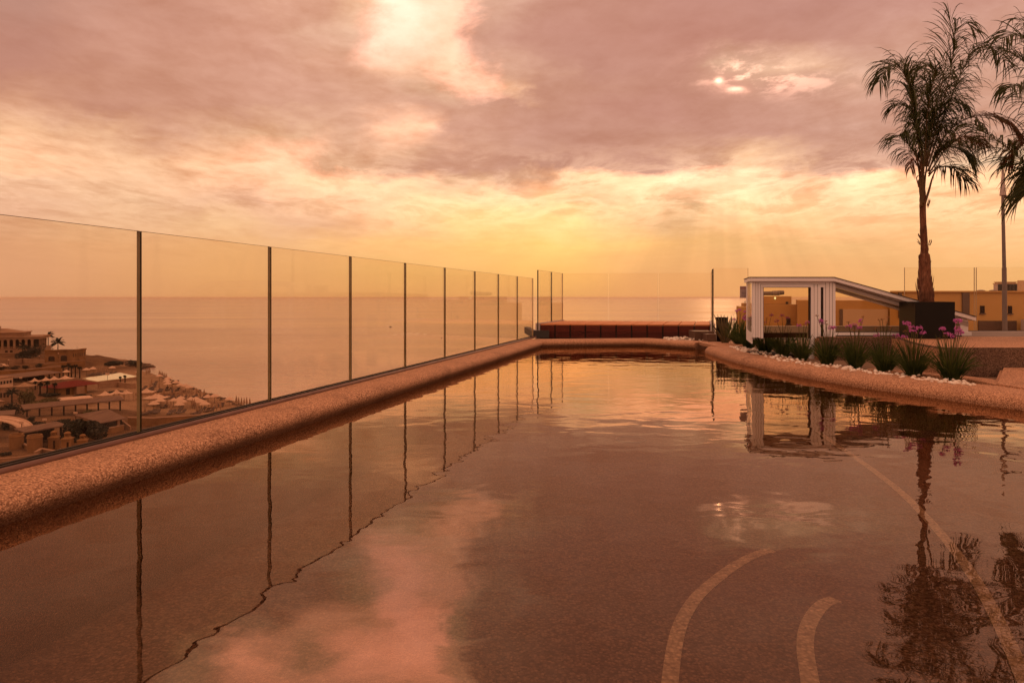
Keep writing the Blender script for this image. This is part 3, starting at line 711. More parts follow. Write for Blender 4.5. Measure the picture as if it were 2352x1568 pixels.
# low kerb round the end of the pebble bed
b = MB(); pts = catmull([V(G(x, y, .12).xy) for x, y in ((1990, 848), (2070, 855), (2150, 862), (2230, 871), (2285, 882))], 4)
b.sweep(pts, [(0, 0.086), (0, .118), (.03, .124), (.18, .124), (.2, .086)]); tag(b.build('bed_kerb', 'aggregate'), 'low pebble kerb closing the flower bed in front of the ledge', 'kerb')
fr_ = thing('glass_fence', 'clear glass fence behind the black planter with the palm', 'glass fence', (5.5, 9.85, 0.3))
KY = 9.85
glass_panel(P(2077.5, 683, KY), P(2237.7, 683, KY), 0.385, EYE + 68.5 * KY / F, fr_, ('clear_glass', 'glass_edge_pale'), 0.02, 'glass_edge_pale')
glass_panel(P(2242.3, 683, KY), P(2420, 683, KY), 0.385, EYE + 69.2 * KY / F, fr_, ('clear_glass', 'glass_edge_pale'), 0.02, 'glass_edge_pale')
b = MB(); a = P(2060, 683, KY); b.box(a.x, 9.5, KY - 0.1, KY + 0.12, -0.2, 0.398); b.build('upstand', 'kerb', fr_)
b = MB(); a = P(2060, 683, KY); b.box(a.x, 9.5, KY - 0.014, KY + 0.014, 0.3985, 0.406); b.build('gasket', 'gasket', fr_)

# ------------------------------------------------------------------ white roof hatch
HYd, HB = 8.9, 0.87; SH = 0.264
hx = lambda x: (x - CX) / F * HYd
hz = lambda y: EYE + (HY - y) / F * HYd
ht = thing('roof_hatch', 'white framed glazed stair hatch with sloping roof behind the flowers', 'roof hatch', (hx(1830), HYd, 0.09))
def hbox(b, x0, x1, z0, z1, y0=0.0, y1=0.07, mi=None):
    X0, X1 = hx(x0), hx(x1)
    b.hexa([(X0, HYd + y0, z0), (X1, HYd + y0, z0), (X1 + SH * (y1 - y0) * 0, HYd + y1, z0), (X0, HYd + y1, z0)], [(X0, HYd + y0, z1), (X1, HYd + y0, z1), (X1, HYd + y1, z1), (X0, HYd + y1, z1)], mi)
RT, RB = hz(637.6), hz(646)
def slope_z(x):  # underside of the sloping roof
    return RB + (hz(736) - RB) * (x - 1914) / (2237 - 1914)
b = MB()
hbox(b, 1730.5, 1747, hz(775), RB)                        # left post
hbox(b, 1747, 1891, hz(659.5), RB)                        # header
hbox(b, 1747, 1754.4, hz(777), hz(659.5), 0.008)
hbox(b, 1862, 1884.3, 0.03, hz(659.5), -0.012, .06)
hbox(b, 1891, 1919, hz(777), RB)
hbox(b, 1919, 2232, hz(770), hz(762.4))                   # bottom rail of the sloping light
hbox(b, 2207, 2225, hz(762), slope_z(2216) - .01, 0.01)
b.build('front_frame', 'white_paint', ht)
b = MB()
for gx in (1736, 1741, 1747, 1753.9, 1869, 1877, 1896.5, 1905, 1912):
    z0 = hz(777) if gx < 1860 or gx > 1885 else 0.04
    yo = -0.0125 if 1860 < gx < 1885 else (0.006 if 1752 < gx < 1755 else -0.0015)
    hbox(b, gx - .32, gx + .32, z0, RB - .012 if gx in (1736, 1741, 1896.5, 1905, 1912) else hz(652.5), yo, yo + .003)
hbox(b, 1753.6, 1755.0, hz(777), hz(659.5), .0155, .06); hbox(b, 1860.9, 1862.4, hz(777), hz(659.5), -.001, .06); hbox(b, 1754, 1862, hz(660.4), hz(659.3), -.001, .06)
hbox(b, 1747, 1897, hz(653), hz(652.4), -.0018, .001)
hbox(b, 1889.6, 1891.2, hz(777), hz(659.5), -.001, .06); hbox(b, 1884.2, 1885, hz(777), hz(659.5), .001, .06)
hbox(b, 1919, 2210, hz(763.2), hz(761.6), .0, .05); hbox(b, 1919, 2210, hz(773.5), hz(770), .002, .05)
b.build('gasket', 'groove', ht)
# back frame
DBK = 0.87
def back(p): return (p[0] + SH * DBK, p[1] + DBK, p[2])
b = MB(); mm = Matrix.Translation((SH * DBK, DBK, 0)); b.M = mm
hbox(b, 1730.5, 1737, hz(790), RB); hbox(b, 1737, 2232, hz(790), hz(755))
b.M = Matrix.Identity(4)
# corner rails of the left side
b.hexa([(hx(1730.5), HYd + .07, hz(790)), (hx(1733), HYd + .07, hz(790)), (hx(1733) + SH * .8, HYd + .87, hz(790)), (hx(1730.5) + SH * .8, HYd + .87, hz(790))],
       [(hx(1730.5), HYd + .07, hz(765)), (hx(1733), HYd + .07, hz(765)), (hx(1733) + SH * .8, HYd + .87, hz(765)), (hx(1730.5) + SH * .8, HYd + .87, hz(765))])
b.hexa([(hx(1730.5), HYd + .07, hz(650)), (hx(1733), HYd + .07, hz(650)), (hx(1733) + SH * .8, HYd + .87, hz(650)), (hx(1730.5) + SH * .8, HYd + .87, hz(650))],
       [(hx(1730.5), HYd + .07, RB), (hx(1733), HYd + .07, RB), (hx(1733) + SH * .8, HYd + .87, RB), (hx(1730.5) + SH * .8, HYd + .87, RB)])
b.build('rear_frame', 'white_paint', ht)
# roof: flat cap, then a slope, with a stepped edge
b = MB()
def roofslab(x0, z0, x1, z1, th, y0, y1, mi=None):
    X0, X1 = hx(x0), hx(x1)
    s0, s1 = SH * y0, SH * y1
    b.hexa([(X0 + s0, HYd + y0, z0 - th), (X1 + s0, HYd + y0, z1 - th), (X1 + s1, HYd + y1, z1 - th), (X0 + s1, HYd + y1, z0 - th)],
           [(X0 + s0, HYd + y0, z0), (X1 + s0, HYd + y0, z1), (X1 + s1, HYd + y1, z1), (X0 + s1, HYd + y1, z0)], mi)
roofslab(1722, RT, 1914.2, RT, 0.047, -0.06, 0.95)
roofslab(1914.2, RT, 2237.6, hz(728), 0.047, -0.06, 0.95)
b.build('roof', 'white_paint', ht)
b = MB()
roofslab(1720.5, RT + .0085, 1914.2, RT + .0085, 0.008, -0.07, 0.96); roofslab(1914.2, RT + .0085, 2238.5, hz(727.5) + .0085, 0.008, -0.07, 0.96)
roofslab(1914.2, RT - .062, 2210, hz(728) - .052, 0.006, -0.002, 0.02)
b.build('roof_edge', 'groove', ht)
b = MB()
roofslab(1919, RT - .07, 2225, hz(728.4) - .068, 0.055, 0.005, 0.05); roofslab(1919, RT - .129, 2225, hz(728.4) - .127, 0.05, 0.03, 0.06)
b.build('rafter', 'kerb', ht)
b = MB(); hbox(b, 1755.2, 1861, hz(776.4), hz(660.6), .03, .04); b.build('window_pane', 'hatch_glass', ht)
b = MB(); hbox(b, 1884.6, 1889.8, hz(776.4), hz(660.6), .03, .04); b.build('window_pane', 'hatch_glass', ht)
b = MB(); X0, X1 = hx(1919), hx(2207)
b.hexa([(X0, HYd + .03, hz(763)), (X1, HYd + .03, hz(763)), (X1, HYd + .04, hz(763)), (X0, HYd + .04, hz(763))], [(X0, HYd + .03, RT - .11), (X1, HYd + .03, slope_z(2207) - .03), (X1, HYd + .04, slope_z(2207) - .03), (X0, HYd + .04, RT - .11)])
b.build('window_pane', 'hatch_glass', ht)
b = MB(); b.hexa([(hx(1731), HYd + .08, hz(764)), (hx(1731.6), HYd + .08, hz(764)), (hx(1731.6) + SH * .79, HYd + .86, hz(764)), (hx(1731) + SH * .79, HYd + .86, hz(764))],
                 [(hx(1731), HYd + .08, hz(651)), (hx(1731.6), HYd + .08, hz(651)), (hx(1731.6) + SH * .79, HYd + .86, hz(651)), (hx(1731) + SH * .79, HYd + .86, hz(651))])
b.build('side_pane', 'clear_glass', ht)
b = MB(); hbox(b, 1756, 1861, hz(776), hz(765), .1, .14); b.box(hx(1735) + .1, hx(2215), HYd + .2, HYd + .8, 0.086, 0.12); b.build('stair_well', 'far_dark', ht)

# sign on the clear panel
sx0, sx1, sz0, sz1 = 2760 + 440 / 28.5, 2760 + 1345 / 28.5, 1070 + 85 / 28.5, 1070 + 1345 / 28.5
SY = 10.6
def sgp(cx, cyy): 
    return P((2760 + cx / 28.5) / 1.6327, (1070 + cyy / 28.5) / 1.6327, SY)
sg = thing('safety_sign', 'small grey safety sign hung by the left side of the white hatch', 'sign', sgp(900, 700))
b = MB(); a, c = sgp(432, 1345), sgp(1345, 85); b.box(a.x, c.x, SY, SY + 0.006, a.z, c.z); b.build('plate', 'sign', sg)
def text(body, cx, cyy, w, mat='ink'):
    cu = bpy.data.curves.new('txt', 'FONT'); cu.body = body; cu.align_x = 'CENTER'; cu.align_y = 'CENTER'; cu.size = 1.0
    o = bpy.data.objects.new('txt', cu); COL.objects.link(o); bpy.context.view_layer.update()
    dg = bpy.context.evaluated_depsgraph_get(); me = bpy.data.meshes.new_from_object(o.evaluated_get(dg))
    W = max(v.co.x for v in me.vertices) - min(v.co.x for v in me.vertices)
    k = (sgp(w, 0).x - sgp(0, 0).x) / W; p = sgp(cx, cyy) 
    bpy.data.objects.remove(o); bpy.data.curves.remove(cu)
    for v in me.vertices:
        v.co = V((p.x + v.co.x * k, SY - 0.002, p.z + v.co.y * k * 1.05)) - sg.location
    me.materials.clear(); me.materials.append(M[mat])
    o = bpy.data.objects.new('lettering', me); COL.objects.link(o); o.parent = sg
for body, cx, cyy, w in (('NO DIVING', 855, 540, 500), ('NO LEANING', 860, 725, 610), ('AGAINST', 865, 820, 400), ('THE GLASS', 870, 915, 520), ('POOL DEPTH', 870, 1108, 620), ('1.20m', 875, 1205, 250)):
    text(body, cx, cyy, w)
for cx in (590, 850, 1115):
    b = MB(); p = sgp(cx, 280); r1 = (sgp(118, 0).x - sgp(0, 0).x); r0 = r1 * .76
    vs, fs = [], []
    for k in range(24):
        w = 2 * math.pi * k / 24
        vs += [(p.x + r1 * math.cos(w), SY - .002, p.z + r1 * math.sin(w)), (p.x + r0 * math.cos(w), SY - .002, p.z + r0 * math.sin(w))]
    for k in range(24): fs.append((2 * k, 2 * k + 1, 2 * ((k + 1) % 24) + 1, 2 * ((k + 1) % 24)))
    b.add(vs, fs, 0)
    d = r0 * .75
    b.add([(p.x - d, SY - .0025, p.z + d * .8), (p.x - d * .8, SY - .0025, p.z + d), (p.x + d, SY - .0025, p.z - d * .8), (p.x + d * .8, SY - .0025, p.z - d)], [(0, 1, 2, 3)], 0)
    if cx == 590: b.add([(p.x - d * .7, SY - .002, p.z - d * .35), (p.x + d * .6, SY - .002, p.z + .1 * d), (p.x + d * .7, SY - .002, p.z + d * .45), (p.x - d * .5, SY - .002, p.z)], [(0, 1, 2, 3)], 1)
    elif cx == 850: b.add([(p.x - d * .25, SY - .002, p.z - d * .8), (p.x + d * .25, SY - .002, p.z - d * .8), (p.x + d * .3, SY - .002, p.z + d * .7), (p.x - d * .1, SY - .002, p.z + d * .8)], [(0, 1, 2, 3)], 1)
    else: b.add([(p.x - d * .5, SY - .002, p.z - d * .5), (p.x + d * .2, SY - .002, p.z - d * .5), (p.x + d * .3, SY - .002, p.z + d * .5), (p.x - d * .5, SY - .002, p.z + d * .6)], [(0, 1, 2, 3)], 1)
    b.build('prohibition_symbol', ['red_ink', 'ink'], sg)
b = MB(); a = sgp(1352, 0); b.tube([(a.x, SY + .004, 0.09), (a.x, SY + .004, sgp(0, -900).z)], 0.008, 8); b.build('pole', 'kerb', sg)

# ------------------------------------------------------------------ palms in planters
def planter(x0, x1, Y, dep, z0, z1, label):
    X0, X1 = (x0 - CX) / F * Y, (x1 - CX) / F * Y
    t = thing('planter', label, 'planter', ((X0 + X1) / 2, Y, z0), 'black cube planters')
    s = SH * dep * .55
    b = MB()
    o = [(X0, Y), (X1, Y), (X1 + s, Y + dep), (X0 + s, Y + dep)]
    ctr = V((sum(p[0] for p in o) / 4, sum(p[1] for p in o) / 4))
    i_ = [tuple(ctr + (V(p) - ctr) * .94) for p in o]
    vs = [(*p, z0) for p in o] + [(*p, z1) for p in o] + [(*p, z1) for p in i_] + [(*p, z1 - .05) for p in i_]
    fs = [(3, 2, 1, 0)]
    for k in range(4):
        k2 = (k + 1) % 4
        fs += [(k, k2, 4 + k2, 4 + k), (4 + k, 4 + k2, 8 + k2, 8 + k), (8 + k, 8 + k2, 12 + k2, 12 + k)]
    b.add(vs, fs); b.build('box', 'planter', t)
    b = MB(); b.add([(*p, z1 - .045) for p in i_], [(0, 1, 2, 3)]); b.build('soil', 'stone_dark', t)
    return t, ctr
PLY = 8.3
planter(2102, 2193.5, PLY, 0.46, 0.382, EYE - 10 * PLY / F, 'black cube planter holding the palm with the whole trunk in view')

def frond(parent, px, Yb, dep, n=46, L=0.36, droop=1.0, mat='frond', seed=0, w=0.0078, bare=0.16, r0=0.011):
    rnd = random.Random(seed); n = int(n * 1.15); L *= 1.2; droop *= 1.2
    k = len(px)
    pts = [P(x, y, Yb + dep * (i / (k - 1)) ** 1.3) for i, (x, y) in enumerate(px)]
    cur = catmull(pts, 8)
    d = [0.0]
    for i in range(1, len(cur)): d.append(d[-1] + (cur[i] - cur[i - 1]).length)
    tot = d[-1]
    def at(s):
        s *= tot
        for i in range(1, len(cur)):
            if d[i] >= s:
                u = (s - d[i - 1]) / max(1e-6, d[i] - d[i - 1])
                return cur[i - 1].lerp(cur[i], u), (cur[i] - cur[i - 1]).normalized()
        return cur[-1], (cur[-1] - cur[-2]).normalized()
    b = MB()
    m = 14
    b.tube([at(i / m)[0] for i in range(m + 1)], [r0 * (1 - 0.85 * i / m) for i in range(m + 1)], 5, mi=1)
    tw = rnd.uniform(-.5, .5)
    for i in range(n):
        s = bare + (1 - bare) * (i + rnd.uniform(-.3, .3)) / n
        s = min(max(s, 0.02), 1.0)
        p, tan = at(s)
        up = V((0, -0.25, 1))
        side = tan.cross(up)
        if side.length < 0.25: side = side + V((1, 0.3, 0))
        side.normalize()
        nor = side.cross(tan).normalized()
        side = (side * math.cos(tw) + nor * math.sin(tw)).normalized()
        pr = 0.55 + 0.45 * math.sin(math.pi * min(1.0, (s - bare) / (1 - bare) * 0.85 + 0.12))
        for sg_ in (-1, 1):
            if rnd.random() < 0.07: continue
            ang = R(rnd.uniform(28, 58)) * (1 - 0.35 * s)
            dr = (side * sg_ * math.sin(ang) + tan * math.cos(ang) + nor * rnd.uniform(-.15, .35)).normalized()
            ln = L * pr * rnd.uniform(0.75, 1.15)
            ns = 6; q = p.copy(); qs = [q.copy()]
            g = droop * rnd.uniform(0.5, 1.5)
            kink = rnd.randint(2, 5) if rnd.random() < 0.25 else -1
            for j in range(ns):
                q = q + dr * ln / ns; qs.append(q.copy())
                dr = (dr + V((0, 0, -1)) * g * 0.19 * (1 + j * 0.3)).normalized()
                if j == kink: dr = (dr + V((0, 0, -1.2))).normalized()
            wv = dr.cross(V((rnd.uniform(-.4, .4), 1, rnd.uniform(-.3, .3)))).normalized()
            ww = w * rnd.uniform(0.7, 1.2)
            b.ribbon(qs, [ww * .55, ww, ww, ww * .9, ww * .7, ww * .42, ww * .06], wv, 0)
    return b.build('frond', [mat, 'stalk'], parent)
def c6(pts): return [(1929.3 + x / 3.658, y / 3.658) for x, y in pts]
pb = P(2126, 690, PLY + .22)
palm = thing('palm_tree', 'slender palm with fibrous trunk standing in the black cube planter', 'palm', (pb.x, pb.y, pb.z - .05), 'potted palms beside the pool')
TY = pb.y
# trunk
tp = [(2128, 705, 17), (2127, 680, 16.5), (2126, 650, 15.2), (2124.5, 615, 13.6), (2123, 585, 12.2), (2122.6, 581, 8.8), (2122, 560, 8.0), (2121, 520, 7.6), (2120, 485, 7.0), (2119, 460, 7.6), (2119, 440, 6.5), (2119.5, 425, 3.5)]
b = MB(); n = 14
vs, fs = [], []
rr = random.Random(3)
fine_t = []
for i in range(len(tp) - 1):
    for j in range(4):
        u = j / 4; fine_t.append(tuple(a + (c - a) * u for a, c in zip(tp[i], tp[i + 1])))
fine_t.append(tp[-1])
for x, y, w in fine_t:
    c = P(x, y, TY); r = .9 * w * TY / F
    for k in range(n):
        a = 2 * math.pi * k / n
        q = r * (1 + 0.10 * math.sin(3 * a + y * .05) + rr.uniform(-.06, .06))
        vs.append((c.x + q * math.cos(a), c.y + q * math.sin(a), c.z))
for i in range(len(fine_t) - 1):
    for k in range(n): fs.append((i * n + k, i * n + (k + 1) % n, (i + 1) * n + (k + 1) % n, (i + 1) * n + k))
b.add(vs, fs)
# old leaf bases and fibres
for (x, y, dx, dy) in ((2111, 690, -6, -40), (2110, 662, -3, -24), (2139, 672, 4, -42), (2141, 690, 3, -30), (2112, 600, -2, -12), (2134, 560, 3, -10), (2114, 545, -4, -8), (2133, 610, 5, -8), (2112, 560, -5, -9), (2110, 430, -2, -22), (2131, 475, 3, -18), (2128, 590, 2, -30)):
    for q in range(4):
        a = P(x + rr.uniform(-2, 2), y + rr.uniform(-4, 4), TY + rr.uniform(-.06, .0)); c = P(x + dx + rr.uniform(-3, 3), y + dy + rr.uniform(-4, 4), TY + rr.uniform(-.07, 0))
        mid = a.lerp(c, .6) + V((rr.uniform(-.01, .01), 0, 0))
        b.ribbon([a, mid, c], [.006, .005, .0008], V((1, 0, 0)))
b.build('trunk', 'bark', palm)
b = MB()
for (px, w) in (([(2120, 470), (2114, 440), (2112, 400), (2104, 350)], .017), ([(2119, 470), (2119, 430), (2121, 390), (2124, 340)], .02), ([(2123, 470), (2133, 440), (2143, 405), (2160, 370)], .015), ([(2119, 475), (2122, 440), (2126, 400), (2134, 350)], .016), ([(2116, 475), (2116, 440), (2118, 400), (2116, 350)], .016)):
    cc = catmull([P(x, y, TY - .02) for x, y in px], 5); b.tube(cc, [w * (1.15 - .75 * i / (len(cc) - 1)) for i in range(len(cc))], 7)
b.build('leaf_sheath', 'stalk', palm, smooth=True)
fr = [ # rachis in crop px, depth at the tip, number of leaflets, length, droop, material
 ([(690, 1400), (655, 1150), (620, 900), (570, 680), (480, 560), (390, 580), (330, 690)], -.25, 64, .42, 1.0, 'frond'),
 ([(690, 1380), (650, 1150), (600, 850), (560, 620), (535, 490)], .15, 60, .40, 1.1, 'frond'),
 ([(705, 1400), (760, 1050), (860, 680), (905, 420), (930, 220), (905, 90)], .1, 56, .40, .75, 'frond'),
 ([(720, 1400), (830, 1000), (930, 600), (960, 330), (990, 210), (1060, 190), (1130, 260)], -.2, 62, .38, 1.1, 'frond'),
 ([(740, 1400), (850, 1050), (980, 700), (1090, 480), (1200, 380), (1320, 430), (1420, 560)], .3, 52, .42, 1.0, 'frond'),
 ([(745, 1440), (800, 1300), (900, 1120), (1020, 1020), (1180, 970), (1380, 1010), (1535, 1170)], -.2, 56, .34, .9, 'dry_frond'),
 ([(745, 1460), (800, 1380), (880, 1260), (980, 1170), (1090, 1150), (1180, 1210)], .3, 44, .38, 1.2, 'dry_frond'),
 ([(690, 1400), (640, 1300), (580, 1220), (520, 1150), (495, 1140)], -.2, 42, .34, 1.2, 'frond'),
 ([(700, 1400), (720, 1200), (730, 1000), (760, 800), (790, 650), (800, 560)], -.3, 58, .40, 1.4, 'frond'),
 ([(715, 1400), (780, 1180), (840, 960), (850, 800), (820, 640), (760, 560), (690, 560)], .2, 60, .40, 1.3, 'frond'),
 ([(700, 1420), (690, 1250), (660, 1050), (610, 950), (520, 880), (450, 900)], .25, 44, .34, 1.2, 'frond'),
 ([(735, 1440), (800, 1330), (880, 1250), (980, 1240), (1090, 1330)], -.3, 46, .40, 1.1, 'frond'),
 ([(705, 1400), (735, 1150), (750, 900), (740, 720), (690, 640)], .3, 52, .38, 1.3, 'frond'),
 ([(745, 1480), (790, 1430), (860, 1400), (960, 1420), (1060, 1520)], .2, 34, .34, .9, 'frond'),
 ([(715, 1400), (760, 1150), (790, 1000), (840, 900), (930, 850), (1030, 880)], -.15, 50, .38, 1.2, 'frond'),
 ([(690, 1540), (672, 1440), (650, 1390), (610, 1340), (590, 1420)], -.1, 16, .2, 1.3, 'dry_frond'),
]
for i, (px, dep, nl, L, dr, mt) in enumerate(fr):
    frond(palm, c6(px), TY, dep, nl, L, dr, mt, i + 11)
# second palm, its trunk outside the frame on the right
TY2 = 8.1
pl2, c2 = planter(2432, 2530, 7.9, 0.46, 0.382, 0.83, 'black cube planter under the palm whose fronds hang in from the right edge')
palm2 = thing('palm_tree', 'palm beside the right edge of the photo with only its hanging fronds in view', 'palm', (c2.x, c2.y, .8), 'potted palms beside the pool')
b = MB(); b.tube([(c2.x, c2.y, .78), (c2.x - .01, c2.y, 1.3), (c2.x - .02, c2.y, 2.0), (c2.x - .03, c2.y, 2.6)], [.08, .065, .045, .03], 10); b.build('trunk', 'bark', palm2)
TY2 = c2.y
base2 = (2010, 1500)
fr2 = [
 ([base2, (1900, 1450), (1700, 1420), (1546, 1360), (1400, 1240), (1230, 1120), (1120, 1040)], -.3, 60, .44, .9, 'frond'),
 ([base2, (1850, 1000), (1700, 700), (1546, 520), (1400, 430), (1290, 400), (1210, 400)], .3, 60, .5, 1.1, 'frond'),
 ([base2, (1850, 1100), (1720, 800), (1620, 500), (1546, 330), (1450, 290), (1360, 330)], -.3, 60, .42, 1.0, 'frond'),
 ([base2, (1880, 1150), (1760, 800), (1680, 500), (1620, 300), (1546, 180), (1480, 170)], .1, 54, .40, .9, 'frond'),
 ([base2, (1850, 1200), (1700, 950), (1600, 800), (1500, 720), (1420, 740)], -.4, 56, .46, 1.3, 'frond'),
 ([base2, (1880, 1400), (1750, 1350), (1650, 1380), (1590, 1430), (1545, 1500)], .2, 50, .44, .9, 'frond'),
 ([base2, (1880, 1480), (1760, 1470), (1650, 1520), (1560, 1640)], -.3, 44, .5, .8, 'frond'),
 ([base2, (1860, 1300), (1720, 1200), (1600, 1180), (1500, 1240), (1430, 1330)], .3, 50, .40, 1.0, 'dry_frond'),
 ([base2, (1900, 900), (1800, 500), (1760, 200), (1800, 0)], .2, 50, .45, .9, 'frond'),
]
for i, (px, dep, nl, L, dr, mt) in enumerate(fr2):
    frond(palm2, c6(px), TY2, dep, nl, L, dr, mt, i + 60, w=0.0088)

# ------------------------------------------------------------------ flower bed
def clump(x, y, z, hh, wid, label, heads, seed, nb=110, front=True):
    rnd = random.Random(seed)
    c = G(x, y, z)
    t = thing('flower_clump', label, 'garlic plant', c, 'purple flowered clumps along the pool')
    b = MB()
    for i in range(nb):
        a = rnd.uniform(0, 2 * math.pi); r = 0.055 * math.sqrt(rnd.random())
        p = c + V((r * math.cos(a), r * math.sin(a), -0.01))
        lean = .82 * rnd.random() ** .8
        a2 = a + rnd.uniform(-.5, .5)
        d = V((math.cos(a2) * math.sin(lean * .7), math.sin(a2) * math.sin(lean * .7), math.cos(lean * .7)))
        L = hh * (1.0 - .30 * lean / .82) * rnd.choice((rnd.uniform(.5, .85), rnd.uniform(.8, 1.05), rnd.uniform(.9, 1.22))); ns = 6; qs = [p.copy()]
        for j in range(ns):
            p = p + d * L / ns; qs.append(p.copy())
            d = (d + V((math.cos(a2), math.sin(a2), 0)) * 0.05 * wid + V((0, 0, -1)) * 0.085 * lean * (j + 1) * wid).normalized()
        w = d.cross(V((rnd.uniform(-.6, .6), 1, 0))).normalized() if rnd.random() < .8 else V((1, 0, 0))
        h = rnd.uniform(.0034, .0056)
        b.ribbon(qs, [h, h, h, h * .95, h * .8, h * .55, h * .05], w)
    b.build('leaves', 'grass', t)
    for (fx, fy, dry) in heads:
        hp = P(fx, fy, c.y + rnd.uniform(-.06, .06))
        b = MB(); s0 = c + V((rnd.uniform(-.03, .03), rnd.uniform(-.03, .03), 0))
        mid = s0.lerp(hp, .55); mid.x = s0.x + (hp.x - s0.x) * .4
        b.tube(catmull([s0, mid, hp], 5), .0030, 5, mi=0)
        so_ = b.build('flower_stem', 'stem', t)
        b = MB(); rad = .028 * (0.7 if dry else 1) * rnd.uniform(.85, 1.15)
        for k in range(7 if dry else 13):
            e = V((rnd.uniform(-1, 1), rnd.uniform(-1, 1), rnd.uniform(-.25, .7) if not dry else rnd.uniform(.1, 1))).normalized()
            q = hp + e * rad * rnd.uniform(.75, 1.1); 
            b.tube([hp, q], .0011, 3, mi=1)
            u1 = e.cross(V((.3, .2, 1))).normalized(); u2 = e.cross(u1)
            for s_ in range(6):
                w_ = s_ * math.pi / 3 + rnd.uniform(-.1, .1); dr = u1 * math.cos(w_) + u2 * math.sin(w_); pr_ = u1 * -math.sin(w_) + u2 * math.cos(w_)
                ln = .0125 if not dry else .006
                b.add([q - pr_ * .0012, q + dr * ln * .55 - pr_ * .0032 + e * .003, q + dr * ln + e * .001, q + dr * ln * .55 + pr_ * .0032 + e * .003], [(0, 1, 2, 3)], 0)
        b.build('flower_head', ['dry_flower' if dry else 'flower', 'stem'], so_)
    return t
def h4(*l): return [(1592.5 + a / 5.486, 600.2 + c / 5.486, d) for a, c, d in l]
def h5(*l): return [(1923.2 + a / 5.12, 600.2 + c / 5.12, d) for a, c, d in l]
CL = [
 (1697, 793, .42, 1.0, 'bushy clump with pale purple flowers just right of the spiky aloe', h4((540, 628, 0), (585, 612, 0), (655, 640, 0), (515, 735, 0), (595, 665, 1), (660, 690, 0), (640, 720, 0), (545, 660, 1))),
 (1720, 801, .37, 1.0, 'clump with the thickest mass of bright purple flowers by the hatch corner', h4((690, 680, 0), (705, 690, 0), (735, 680, 0), (740, 715, 0), (720, 740, 0), (775, 615, 0), (700, 655, 1), (665, 740, 0), (715, 700, 0))),
 (1757, 811, .30, 1.0, 'green clump with five thin stalks in front of the hatch window left edge', h4((835, 698, 0), (800, 720, 0), (895, 765, 0), (925, 725, 1), (985, 680, 0))),
 (1798, 818, .31, 1.0, 'green clump with three purple heads before the middle of the hatch window', h4((1055, 755, 0), (1115, 688, 0), (1185, 720, 0))),
 (1841, 826, .29, 1.0, 'green clump before the right end of the hatch window with two low purple heads', h4((1330, 810, 0), (1435, 780, 0), (1395, 800, 1))),
 (1900, 838, .33, 1.15, 'spreading clump just right of the white hatch leg with a big purple head', h4((1605, 755, 0), (1620, 770, 0), (1680, 800, 1), (1665, 765, 1), (1730, 840, 0), (1770, 840, 0), (1560, 690, 1))),
 (1964, 844, .31, 1.0, 'dark clump under the sloping pane with four purple heads on short stalks', h5((135, 765, 0), (197, 760, 0), (262, 785, 0), (280, 705, 0), (130, 725, 1), (195, 820, 1), (305, 660, 1))),
 (2032, 855, .31, 1.0, 'clump with only withered brown flower heads left of the black planter', h5((455, 795, 1), (500, 700, 1), (530, 690, 1), (585, 725, 1), (600, 665, 1), (635, 790, 1), (460, 870, 0))),
 (2098, 865, .33, 1.0, 'clump with purple heads standing before the left edge of the black planter', h5((800, 725, 0), (825, 740, 0), (875, 785, 0), (890, 830, 0), (958, 790, 0), (1010, 845, 0), (785, 900, 0), (795, 830, 1), (925, 855, 1), (690, 880, 0))),
 (2185, 875, .35, 1.05, 'last clump before the pebble step with tall purple heads right of the planter', h5((1235, 795, 0), (1290, 865, 0), (1185, 925, 1), (1410, 705, 0), (1430, 702, 0), (1410, 795, 0), (1450, 850, 0), (1380, 880, 0), (1275, 890, 1), (1430, 830, 0))),
]
for i, (x, y, hh, wd, lb, hd) in enumerate(CL):
    clump(x, y, .1, hh * 1.2, wd, lb, hd, 100 + i, 210)
# spiky aloe
ac = G(1664, 790, .1); al = thing('aloe_plant', 'spiky brown green aloe growing before the black pot', 'aloe', ac)
rnd = random.Random(5)
for (tx, ty, bx, by) in ((1639, 720, 1656, 760), (1648, 722, 1655, 752), (1656, 721, 1659, 752), (1663, 722, 1664, 752), (1672, 724, 1669, 748), (1680, 724, 1677, 752), (1695, 728, 1682, 762), (1690, 745, 1677, 770), (1633, 741, 1650, 765), (1638, 755, 1652, 772), (1677, 731, 1671, 756), (1658, 735, 1661, 760), (1668, 735, 1667, 762), (1700, 740, 1684, 770), (1650, 740, 1657, 764)):
    yo = rnd.uniform(-.1, .1)
    cc = catmull([ac + V((rnd.uniform(-.03, .03), 0, 0)), P(bx, by, ac.y + yo * .6), P(tx, ty, ac.y + yo)], 5)
    b = MB(); k = len(cc) - 1
    w = [.021 * (0.9 + .3 * math.sin(math.pi * i / k * .8)) * (1 - (i / k) ** 2.2) + .001 for i in range(k + 1)]
    vs, fs = [], []
    for p, h in zip(cc, w): vs += [p + V((-h, 0, 0)), p + V((0, h * .5, 0)), p + V((h, 0, 0)), p + V((0, -h * .25, 0))]
    for i in range(k):
        for j in range(4): fs.append((4 * i + j, 4 * i + (j + 1) % 4, 4 * i + 4 + (j + 1) % 4, 4 * i + 4 + j))
    b.add(vs, fs); b.build('leaf', 'aloe', al, smooth=True)
pp = P(1658.5, 683, 12.35)
b = MB(); b.lathe([(.095, .09), (.105, .3), (.107, .515), (.107, .525), (.098, .525), (.097, .45)], 24, (pp.x, pp.y, 0)); tag(b.build('tall_pot', 'planter', at=(pp.x, pp.y, .09), smooth=True, auto=40), 'tall round black pot behind the spiky aloe', 'pot')
